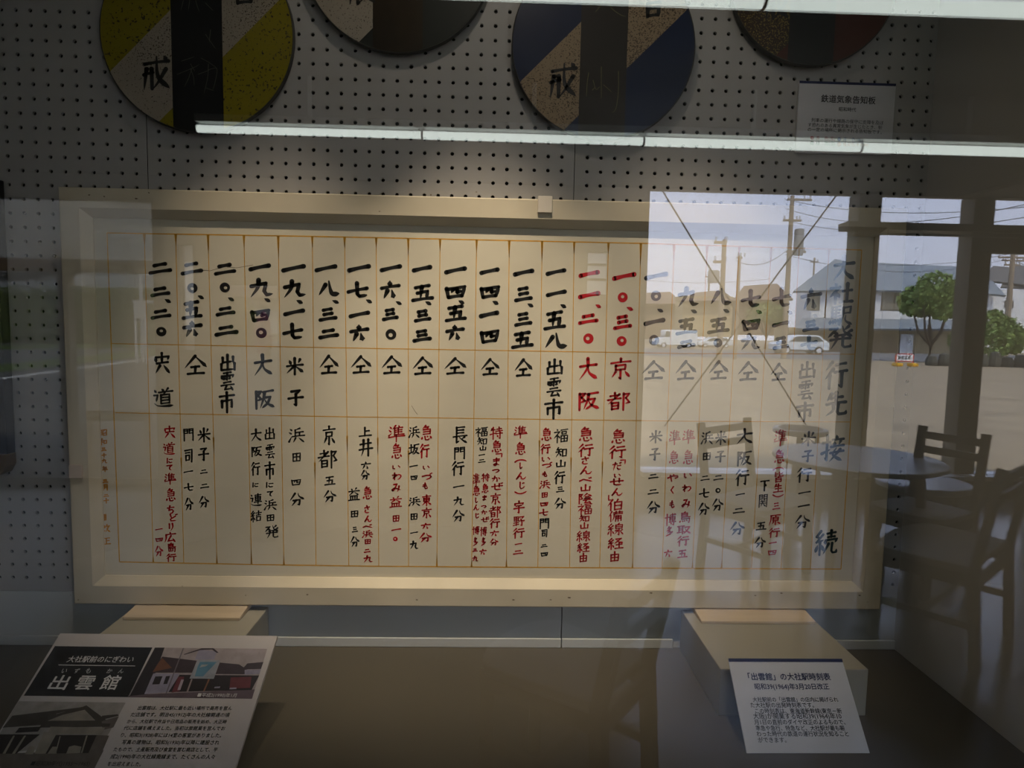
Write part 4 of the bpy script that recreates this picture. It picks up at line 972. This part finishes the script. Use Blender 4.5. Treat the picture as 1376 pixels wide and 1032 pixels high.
def chair(n0, n1, side, label, top=.93, sz=.445, depth=.42):
    """n0, n1: feet of the two back posts (true x, y); side: which way the seat points"""
    n0, n1 = np.array(n0), np.array(n1); m = (n0 + n1) / 2; b = (n1 - n0); W_ = np.linalg.norm(b); b = b / W_
    f = np.array([-b[1], b[0]]) * side
    t = thing('dining_chair', label, 'chair', (m[0], m[1], 0), 'wooden chairs round the pale table')
    P3 = lambda q, z: (q[0], q[1], z)
    for s in (n0, n1):
        mb = MB(); mb.bar(P3(s - f * .02, 0), P3(s + f * .01, sz), .042, .042); mb.bar(P3(s + f * .01, sz - .01), P3(s - f * .06, top), .042, .038); mb.build('back_post', M['chairwood'], t)
    for s in (n0 + b * .02, n1 - b * .02):
        mb = MB(); mb.bar(P3(s + f * depth, 0), P3(s + f * (depth - .01), sz - .03), .042, .042); mb.build('leg', M['chairwood'], t)
    for z in (top - .055, top - .145):
        o_ = -f * (.01 + .05 * (z - sz) / (top - sz)); mb = MB(); mb.bar(P3(n0 + o_, z), P3(n1 + o_, z), .018, .045); mb.build('back_slat', M['chairwood'], t)
    mb = MB()
    n = 10; top_ = []; 
    e0, e1 = n0 - b * .02 + f * .02, n1 + b * .02 + f * .02
    pts = [e0, e1] + [m + b * (W_/2 + .04) * math.cos(math.pi * k / n) * (1 - .08 * math.sin(math.pi*k/n)) + f * (depth - .05 + .09 * math.sin(math.pi * k / n)) for k in range(n + 1)]
    mb.prism([P3(q, sz - .005) for q in pts], (0, 0, .035)); mb.build('seat', M['seat'], t, bevel=.008)
    mb = MB()
    mb.bar(P3(n0 + f * .0, sz - .04), P3(n1, sz - .04), .02, .06); mb.bar(P3(n0 + f * depth, sz - .04), P3(n1 + f * depth, sz - .04), .02, .06)
    for s in (n0, n1): mb.bar(P3(s, sz - .04), P3(s + f * depth, sz - .04), .02, .06)
    mb.build('seat_rail', M['chairwood'], t)
    for s, z in ((n0, .20), (n1, .20)):
        mb = MB(); mb.bar(P3(s, z), P3(s + f * depth, z), .022, .03); mb.build('stretcher', M['chairwood'], t)
    mb = MB(); mb.bar(P3(n0 + f * depth * .5, .2), P3(n1 + f * depth * .5, .2), .022, .03); mb.build('stretcher', M['chairwood'], t)
vp = lambda px, py, D: VR(px, py, D)[:2]
chair(vp(1317, 588, 3.72), vp(1232, 574, 4.05), -1, 'ladder back wooden chair on the right of the pale table')
chair(vp(1368, 612, 3.15), vp(1322, 640, 2.78), 1, 'wooden chair with its back to the pale table, nearest the case side wall')
chair(vp(1014, 563, 4.30), vp(952, 570, 4.00), -1, 'wooden chair left of the pale table, its back to the large window')
chair(vp(878, 757, 1.98), vp(812, 800, 1.72), 1, 'wooden chair close to the glass before the inner wall', top=.80)

# ------------------------------------------------------------------ street and forecourt outside
GZ = -.05
mb = MB(); mb.box((-60, -140, GZ - .2), (70, FY - .1, GZ)); struct(mb.build('ground', M['gravel']), 'tan gravel forecourt outside the windows', 'ground')
def flat(name, pts, m, label, cat, z, kind='structure'):
    mb = MB(); q = [GR(*p) for p in pts]; q = [(p[0], p[1], GZ) for p in q]
    area = sum(a[0]*b[1] - b[0]*a[1] for a, b in zip(q, q[1:] + q[:1]))
    if area < 0: q = q[::-1]
    mb.prism(q, (0, 0, z)); o = mb.build(name, M[m]); o['kind'] = kind; o['label'] = label; o['category'] = cat; return o
flat('road', [(-300, 640), (500, 640), (500, 462), (-300, 447)], 'asphalt', 'grey asphalt road outside the left windows', 'road', .01)
flat('verge_grass', [(-60, 507), (215, 477), (215, 469), (-60, 497)], 'grass', 'grass strip along the white road line', 'grass', .03, 'stuff')
flat('bank_grass', [(-60, 471), (200, 467), (200, 462), (-60, 466)], 'grass', 'bright grass strip at the foot of the hedge', 'grass', .06, 'stuff')
flat('road_marking', [(-100, 524.5), (480, 445.5), (480, 444.5), (-100, 521.5)], 'roadpaint', 'white line along the asphalt road', 'road line', .012)
flat('far_road', [(860, 478), (1500, 492), (1500, 480), (860, 468)], 'asphalt', 'grey lane between the gravel and the houses', 'road', .012)

def foliage(mb, c, rad, n, size, seed, lumps=5):
    """leaf blades scattered through a lumpy crown"""
    rnd = random.Random(seed); lob = []
    for k in range(lumps):
        a = rnd.uniform(0, 2*math.pi); lob.append((c[0] + rad[0]*.5*math.cos(a), c[1] + rad[1]*.5*math.sin(a), c[2] + rad[2]*rnd.uniform(-.35, .45), rnd.uniform(.45, .68)))
    for k in range(n):
        l = lob[k % lumps]; u = rnd.uniform(-1, 1); a = rnd.uniform(0, 2*math.pi); r = rnd.uniform(.55, 1) ** .5 * l[3]; s_ = math.sqrt(1 - u*u)
        p = Vector((l[0] + rad[0]*r*s_*math.cos(a), l[1] + rad[1]*r*s_*math.sin(a), l[2] + rad[2]*r*u))
        d = Vector((rnd.gauss(0, 1), rnd.gauss(0, 1), rnd.gauss(0, 1))).normalized(); e = d.orthogonal().normalized(); z = size * rnd.uniform(.6, 1.4)
        mb.add([p - d*z, p + e*z*.6, p + d*z, p - e*z*.6], [(0, 1, 2, 3)])
def tree(name, px, ytop, ybase, D, rpx, label, m='leaf', n=2200, trunk=True, size=.16, group=None, low=None):
    cx = VR(px, (ytop + ybase) / 2, D); zt_, zb = VR(px, ytop, D)[2], GZ; r = rpx * D / F
    if low is None: low = zb + (zt_ - zb) * (.45 if trunk else .05)
    t = thing(name, label, 'tree' if trunk else 'shrub', (cx[0], cx[1], GZ), group)
    mb = MB(); foliage(mb, (cx[0], cx[1], (low + zt_) / 2), (r, r, (zt_ - low) / 2), n, size, int(px * 7 + ytop)); mb.build('crown', M[m], t)
    mb = MB()
    if trunk:
        mb.tube([(cx[0], cx[1], zb), (cx[0] + .1, cx[1], zb + (low - zb) * .6), (cx[0] - .1, cx[1], low + .4)], [.16, .13, .10], 8)
        for k in range(5):
            a = k * 1.3; mb.tube([(cx[0] + .05, cx[1], zb + (low - zb) * .55), (cx[0] + r*.35*math.cos(a), cx[1] + r*.35*math.sin(a), low), (cx[0] + r*.6*math.cos(a), cx[1] + r*.6*math.sin(a), (low + zt_)/2)], [.09, .07, .03], 6)
        mb.build('trunk', M['bark'], t)
    else:
        for k in range(4):
            a = k * 1.6; mb.tube([(cx[0], cx[1], zb), (cx[0] + r*.3*math.cos(a), cx[1] + r*.3*math.sin(a), (zb + zt_)/2)], [.05, .02], 6)
        mb.build('stem', M['bark'], t)
    return t
X_ = lambda px, py, D: VR(px, py, D)[0]
Z_ = lambda px, py, D: VR(px, py, D)[2]

# left: hedge, clipped shrubs, sign, low house
DH = 42
for k, (a, b, l) in enumerate(((-150, 82, 'dense clipped hedge left of the bracketed post'), (92, 205, 'dense clipped hedge behind the white notice sign'))):
    mb = MB(); rnd = random.Random(k); x0, x1 = X_(a, 420, DH), X_(b, 420, DH); zt_ = Z_((a + b) / 2, 386 + 3 * k, DH)
    for q in range(5200):
        p = Vector((rnd.uniform(x0, x1), RY(DH) + rnd.uniform(-.1, .1) * rnd.choice((1, 6)), rnd.uniform(GZ, zt_ + rnd.uniform(-.1, .25)))); d = Vector((rnd.gauss(0, .5), rnd.gauss(0, .5), rnd.gauss(0, 1))).normalized(); e = d.orthogonal().normalized(); z = rnd.uniform(.1, .22)
        mb.add([p - d*z, p + e*z*.5, p + d*z, p - e*z*.5], [(0, 1, 2, 3)])
    t = thing('hedge', l, 'hedge', ((x0 + x1) / 2, RY(DH), GZ), 'hedges across the road'); mb.build('foliage', M['leafdark'], t)
    mb = MB(); mb.box((x0, RY(DH) - .5, GZ), (x1, RY(DH) - .1, zt_ - .2)); mb.build('twigs', M['leafdark'], t)
tree('round_shrub', 132, 424, 448, 37, 18, 'clipped round shrub before the hedge, right of the bracketed post', 'leafpale', 1500, False, .09, 'clipped shrubs across the road')
tree('round_shrub', 175, 432, 448, 36, 16, 'smaller clipped round shrub left of the white notice sign legs', 'leafpale', 1200, False, .09, 'clipped shrubs across the road')
tree('round_shrub', 20, 428, 448, 37, 22, 'clipped round shrub at the far left before the hedge', 'leafdark', 1500, False, .09, 'clipped shrubs across the road')
tree('green_shrub', 327, 398, 446, 26, 22, 'loose green shrub in the small flower side window', 'leafpale', 1600, False, .12)
tree('flowering_shrub', 360, 411, 436, 25, 18, 'pink flowering shrub in the small flower side window', 'blossom', 1300, False, .08)
def quad_house(name, label, D, walls, roofs, wins, wm='housewhite', rm='roofblue', depth=6, cat='house'):
    depth = 3
    """front view rectangles / polygons in pixels, each given real depth behind distance D"""
    t = thing(name, label, cat, (X_(walls[0][0], 440, D), RY(D), GZ))
    y = RY(D)
    for (x0, y0, x1, y1, *mm) in walls:
        mb = MB(); mb.box((X_(x0, y0, D), y - depth, GZ if y1 > 470 else Z_(x0, y1, D)), (X_(x1, y0, D), y, (Z_(x0, y0, D) + Z_(x1, y0, D)) / 2)); mb.build('wall', M[mm[0] if mm else wm], t)
    for (pts, dy0, dy1, *mm) in roofs:      # polygon, distance offsets of its lower and upper edges
        lo = max(p[1] for p in pts); hi = min(p[1] for p in pts); q = []
        for p in pts:
            k = (lo - p[1]) / max(lo - hi, 1e-6); v = VR(p[0], p[1], D + dy0 + (dy1 - dy0) * k); q.append(v)
        mb = MB(); mb.prism(q, (0, -.12, -.18)); mb.build('roof', M[mm[0] if mm else rm], t)
    for (x0, y0, x1, y1) in wins:
        mb = MB(); a = (X_(x0, y0, D), Z_(x0, y1, D)); b = (X_(x1, y0, D), Z_(x1, y0, D)); fw = .07
        mb.box((a[0], y, a[1]), (b[0], y + .05, a[1] + fw)); mb.box((a[0], y, b[1] - fw), (b[0], y + .05, b[1])); mb.box((a[0], y, a[1]), (a[0] + fw, y + .05, b[1])); mb.box((b[0] - fw, y, a[1]), (b[0], y + .05, b[1])); mb.box(((a[0] + b[0])/2 - fw/2, y, a[1]), ((a[0] + b[0])/2 + fw/2, y + .05, b[1]))
        f = mb.build('window', M['winframe'], t); mb = MB(); mb.box((a[0] + fw, y - .02, a[1] + fw), (b[0] - fw, y + .012, b[1] - fw)); mb.build('pane', M['housepane'], f)
    return t
quad_house('low_white_house', 'low white house with wide windows behind the hedge, far left', 56, [(-60, 362, 84, 402)], [([(-80, 366), (100, 366), (40, 346), (-40, 344)], -1, 3)], [(6, 366, 18, 377), (20, 366, 38, 377), (42, 366, 56, 377)], rm='roofgrey')
quad_house('blue_roofed_hall', 'long pale hall with blue grey roof behind the white notice sign', 70, [(98, 384, 215, 402, 'concrete')], [([(96, 386), (216, 390), (212, 371), (112, 361)], -1, 4)], [], rm='roofblue')
quad_house('corner_house', 'pale house with grey roof behind the pink flowering shrub', 40, [(300, 398, 390, 446)], [([(296, 398), (396, 402), (380, 386), (306, 384)], -1, 3)], [(345, 402, 370, 414)], rm='roofbrown')
# notice sign on two legs and a tall white pole
t = thing('notice_sign', 'white notice sign on two white legs before the hedge', 'sign', (X_(188, 440, 24), RY(24), GZ))
x0, x1 = X_(181, 430, 24), X_(197, 430, 24)
mb = MB(); mb.box((x0, RY(24) - .03, Z_(188, 427, 24)), (x1, RY(24) + .03, Z_(188, 407, 24))); mb.build('sign_board', M['signwhite'], t)
mb = MB(); mb.box((x0 - .04, RY(24) - .06, Z_(188, 407, 24)), (X_(207, 430, 24), RY(24) + .06, Z_(188, 404, 24))); mb.build('sign_cap', M['signwhite'], t)
for a in (x0, x1 - .07): mb = MB(); mb.box((a, RY(24) - .04, GZ), (a + .07, RY(24) + .04, Z_(188, 426, 24))); mb.build('leg', M['signwhite'], t)
mb = MB()
for k in range(6): mb.box((x0 + .08, RY(24) + .03, Z_(188, 425 - 2.6*k, 24)), (x1 - .08, RY(24) + .033, Z_(188, 424.4 - 2.6*k, 24)))
mb.build('faint_lines', M['concrete'], t)
mb = MB(); mb.tube([(X_(191, 440, 24.5), RY(24.5), GZ), (X_(191, 440, 24.5), RY(24.5), Z_(191, 300, 24.5))], .06); tag(mb.build('sign_pole', M['signwhite']), 'tall white pole behind the white notice sign', 'pole')

# right: houses across the forecourt
DW = 58
quad_house('white_house', 'two storey white house with blue grey roof and a brown ground floor', DW,
    [(1110, 386, 1292, 429), (1060, 442, 1292, 480, 'housetan'), (1092, 384, 1112, 440, 'housewhite')],
    [([(1128, 389), (1300, 392), (1288, 358), (1136, 351)], -.9, 3.2), ([(1066, 391), (1130, 389), (1136, 351), (1122, 348)], -.9, 2.2), ([(1070, 441), (1302, 442), (1296, 430), (1078, 427)], -1.6, -.1)],
    [(1185, 391, 1220, 417), (1085, 394, 1102, 417)])
mb = MB(); mb.box((X_(1060, 460, DW), RY(DW) + .02, GZ), (X_(1205, 460, DW), RY(DW) + .10, Z_(1140, 448, DW))); o = mb.build('shutter', M['housebrown'])
tag(o, 'brown ground floor shutter of the white house', 'shutter')
mb = MB(); mb.box((X_(1209, 460, DW), RY(DW) + .02, GZ), (X_(1226, 460, DW), RY(DW) + .10, Z_(1217, 449, DW))); tag(mb.build('pale_door', M['housewhite']), 'pale door right of the brown shutter', 'door', kind='thing')
quad_house('grey_roofed_house', 'white house with dark grey tiled roof behind the bushes, far right', 68, [(1320, 390, 1470, 475)],
    [([(1320, 376), (1400, 385), (1392, 362), (1334, 357)], -.4, 2.5, 'roofgrey'), ([(1316, 393), (1352, 397), (1334, 378), (1318, 374)], -1.2, .2, 'roofblue'), ([(1345, 385), (1470, 392), (1440, 360), (1360, 356)], -.4, 2.5, 'roofgrey')], [(1350, 404, 1362, 414)])
quad_house('brown_house', 'weathered brown house with a hipped roof left of the white house', 78, [(990, 400, 1060, 450, 'housebrown')], [([(984, 404), (1066, 402), (1044, 381), (1000, 384)], -1, 3, 'roofbrown')], [], rm='roofbrown')
quad_house('tan_house', 'tan house with low brown roof under the second utility pole', 70, [(918, 398, 985, 452, 'housetan')], [([(912, 404), (990, 404), (970, 390), (935, 393)], -1, 3, 'roofbrown')], [], rm='roofbrown')
quad_house('far_brown_house', 'far brown house behind the white camper van', 86, [(840, 404, 912, 455, 'housebrown')], [([(836, 408), (918, 408), (900, 392), (858, 394)], -1, 3, 'roofbrown')], [], rm='roofbrown')
tree('round_tree', 1252, 366, 480, 38, 42, 'round leafy green tree before the white house', 'leaf', 3600, True, .13, low=Z_(1252, 446, 38))
tree('garden_bush', 1345, 408, 476, 36, 30, 'broad green bush below the dark grey roof', 'leaf', 2600, False, .13, 'bushes before the right houses')
tree('garden_bush', 1405, 420, 480, 33, 30, 'green bush at the far right edge of the forecourt', 'leaf', 2200, False, .13, 'bushes before the right houses')
tree('garden_bush', 1298, 428, 475, 40, 18, 'green bush behind the right post of the window', 'leaf', 1600, False, .12, 'bushes before the right houses')
tree('street_tree', 1030, 404, 452, 64, 24, 'pale green tree before the weathered brown house', 'leafpale', 1800, True, .2)
stone = mat('dark mossy stone', (.09, .09, .075), .9, noise=.4, scale=6)
for k, l in enumerate(('under the left edge of the round tree', 'under the trunk of the round tree', 'right of the trunk of the round tree', 'left of the brown post right of the round tree', 'behind the brown post right of the round tree', 'right of that post, under the garden bush', 'under the middle of the garden bush', 'under the right side of the garden bush', 'at the far right edge of the forecourt')):
    p = VR(1252 + k * 17, 478, 34.2); mb = MB(); h_ = .5 + .12 * (k % 3)
    mb.lathe([(.27, 0), (.315, .18), (.23, h_), (.06, h_ + .08)], (p[0], p[1], GZ), 9); tag(mb.build('edging_stone', stone), 'dark mossy edging stone ' + l, 'stone', 'mossy edging stones')

# car, camper van and parked cars
def car(px0, px1, ybase, D, hpx, label, m='carwhite', name='hatchback_car', van=False):
    x0, x1 = X_(px0, ybase, D), X_(px1, ybase, D); y = RY(D); L = x1 - x0; H = hpx * D / F; z = GZ
    t = thing(name, label, 'van' if van else 'car', ((x0 + x1) / 2, y, z))
    if van: body = [(0, .16), (0, .98), (.72, 1.0), (.80, .96), (.78, .62), (.92, .52), (1, .46), (1, .16)]; gl = [(.80, .62), (.76, .90), (.66, .90), (.66, .62)]
    else: body = [(.01, .22), (0, .52), (.06, .62), (.20, .66), (.34, .95), (.48, 1.0), (.80, .98), (.93, .72), (1, .62), (1, .22)]; gl = [(.25, .66), (.37, .91), (.50, .94), (.78, .92), (.88, .68)]
    if van: body = [(1 - a, b) for a, b in body]; gl = [(1 - a, b) for a, b in gl]
    mb = MB(); mb.prism([(x0 + a*L, y - .8, z + b*H) for a, b in body], (0, 1.6, 0)); mb.build('car_body', M[m], t, bevel=.06)
    mb = MB(); mb.prism([(x0 + a*L, y - .83, z + b*H) for a, b in gl], (0, 1.66, 0)); mb.build('side_windows', M['carglass'], t)
    wr = .21 * H if not van else .15 * H
    for a in (.19, .80):
        for s in (-.72, .72):
            mb = MB(); mb.tube([(x0 + a*L, y + s - .1, z + wr), (x0 + a*L, y + s + .12, z + wr)], wr, 16); wh = mb.build('wheel', M['tyre'], t)
            mb = MB(); mb.tube([(x0 + a*L, y + s + .1, z + wr), (x0 + a*L, y + s + .13, z + wr)], wr * .6, 12); mb.build('hub_cap', M['signwhite'], wh)
car(1037, 1107, 474, 50, 26, 'white hatchback car parked before the brown house and the white house')
car(879, 934, 446, 62, 24, 'white camper van left of the utility poles', van=True, name='camper_van')
car(936, 982, 450, 66, 14, 'pale low car right of the white camper van')
# road works barrier and advertising banner
t = thing('roadwork_barrier', 'white barrier sign with red frame on two yellow weights', 'barrier', (X_(1213, 480, 33), RY(33), GZ))
x0, x1 = X_(1203, 480, 33), X_(1228, 480, 33); za, zb = Z_(1213, 486, 33), Z_(1213, 475, 33)
mb = MB(); mb.box((x0 + .06, RY(33) - .02, za + .05), (x1 - .06, RY(33) + .02, zb - .05)); mb.build('sign_board', M['signwhite'], t)
mb = MB(); mb.box((x0, RY(33) - .03, zb - .06), (x1, RY(33) + .015, zb)); mb.box((x0, RY(33) - .03, za), (x1, RY(33) + .015, za + .06)); mb.box((x0, RY(33) - .03, GZ), (x0 + .06, RY(33) + .015, zb)); mb.box((x1 - .06, RY(33) - .03, GZ), (x1, RY(33) + .015, zb)); mb.build('red_frame', M['signred'], t)
mb = MB()
for k in range(4): q = x0 + .14 + k * (x1 - x0 - .28) / 4; mb.box((q, RY(33) + .02, za + .12), (q + (x1 - x0) * .12, RY(33) + .023, zb - .12))
mb.build('dark_marks', M['asphalt'], t)
for q in (x0 - .08, x1 - .26): mb = MB(); mb.box((q, RY(33) - .15, GZ), (q + .34, RY(33) + .3, GZ + .17)); mb.build('weight', M['yellow'], t, bevel=.04)
t = thing('advertising_banner', 'red upright banner with white marks beside the broad post', 'banner', (X_(1161, 470, 40), RY(40), GZ))
mb = MB(); mb.box((X_(1157.5, 460, 40), RY(40) - .01, Z_(1160, 478, 40)), (X_(1164.5, 460, 40), RY(40) + .01, Z_(1160, 449, 40))); mb.build('banner_cloth', M['signred'], t)
mb = MB(); mb.tube([(X_(1157, 460, 40), RY(40), GZ), (X_(1157, 460, 40), RY(40), Z_(1160, 447, 40))], .03); mb.build('banner_pole', M['signwhite'], t)
mb = MB()
for k in range(4): mb.box((X_(1159, 460, 40), RY(40) + .01, Z_(1160, 474 - 6*k, 40)), (X_(1163, 460, 40), RY(40) + .014, Z_(1160, 470.5 - 6*k, 40)))
mb.build('white_marks', M['signwhite'], t)

# utility poles and wires
def pole(px, ytop, D, r, label, arms=(), cans=(), steps=False):
    x, y = X_(px, 440, D), RY(D); zt_ = Z_(px, ytop, D)
    t = thing('utility_pole', label, 'utility pole', (x, y, GZ), 'utility poles across the forecourt')
    mb = MB(); mb.tube([(x, y, GZ), (x, y, zt_)], [r * 1.15, r * .8], 10); mb.build('shaft', M['pole'], t)
    for (yy, a, b) in arms:
        z = Z_(px, yy, D); mb = MB(); mb.box((x - a, y - .05, z - .06), (x + b, y + .08, z + .06)); cb = mb.build('crossarm', M['pole'], t)
        mb = MB()
        for q in (-a + .08, (b - a) / 2 + .3, b - .08): mb.tube([(x + q, y, z + .06), (x + q, y, z + .28)], .05, 6)
        mb.build('insulator', M['signwhite'], cb)
    for (yy, dx_, h) in cans:
        z = Z_(px, yy, D); mb = MB(); mb.lathe([(.26, -h/2), (.28, -h/2 + .05), (.28, h/2 - .05), (.2, h/2)], (x + dx_, y, z), 14); mb.build('transformer', M['concrete'], t)
    return t
pole(1055, 263, 40, .15, 'tall utility pole with crossarms and transformer left of the white house', [(268, .3, 1.2), (296, .5, .6), (338, .2, 1.0)], [(325, .55, 1.6)])
pole(968, 322, 32, .13, 'thick leaning utility pole with brackets in the middle of the large window', [(326, .5, .1), (352, .5, .1)], [(372, -.45, .6)])
pole(989, 343, 38, .11, 'plain utility pole right of the thick bracketed pole', [(346, .15, .15)])
pole(1089, 346, 76, .12, 'thin far utility pole behind the gable of the white house', [(352, .5, .5)])
pole(950, 362, 80, .12, 'thin far utility pole left of the thick bracketed pole', [(372, .5, .5)])
pole(1353, 340, 48, .20, 'utility pole with many arms behind the dark grey roof', [(346, 1.1, 1.1), (350, .8, .9), (356, .6, .6)])
def wire(p0, p1, D0, D1, sag, label, r=.016):
    a, b = VR(*p0, D0), VR(*p1, D1); mb = MB()
    mb.tube([a + (b - a) * k / 14 - np.array([0, 0, sag * 4 * (k/14) * (1 - k/14)]) for k in range(15)], r, 5); tag(mb.build('overhead_wire', M['wire']), label, 'wire', 'overhead wires')
wire((1055, 268), (1430, 272), 40, 26, .6, 'topmost overhead wire across the sky right of the broad post')
wire((1055, 280), (1430, 262), 40, 22, .9, 'overhead wire rising to the right, second from the top')
wire((1055, 296), (1430, 282), 40, 22, .7, 'overhead wire rising to the right, third from the top')
wire((989, 350), (1055, 338), 38, 40, .5, 'sagging overhead wire between the plain pole and the transformer pole')
wire((1055, 342), (1353, 348), 40, 48, 1.0, 'overhead wire from the transformer pole past the white house roof')
wire((1140, 352), (1353, 342), 56, 48, .5, 'overhead wire from the white house roof ridge to the many armed pole')
wire((860, 376), (1055, 372), 60, 60, .4, 'low overhead wire across the left part of the large window')
wire((1353, 344), (1440, 370), 48, 40, .3, 'overhead wire running down to the right from the many armed pole')
wire((-40, 344), (215, 366), 30, 30, .4, 'overhead wire across the sky of the left windows')
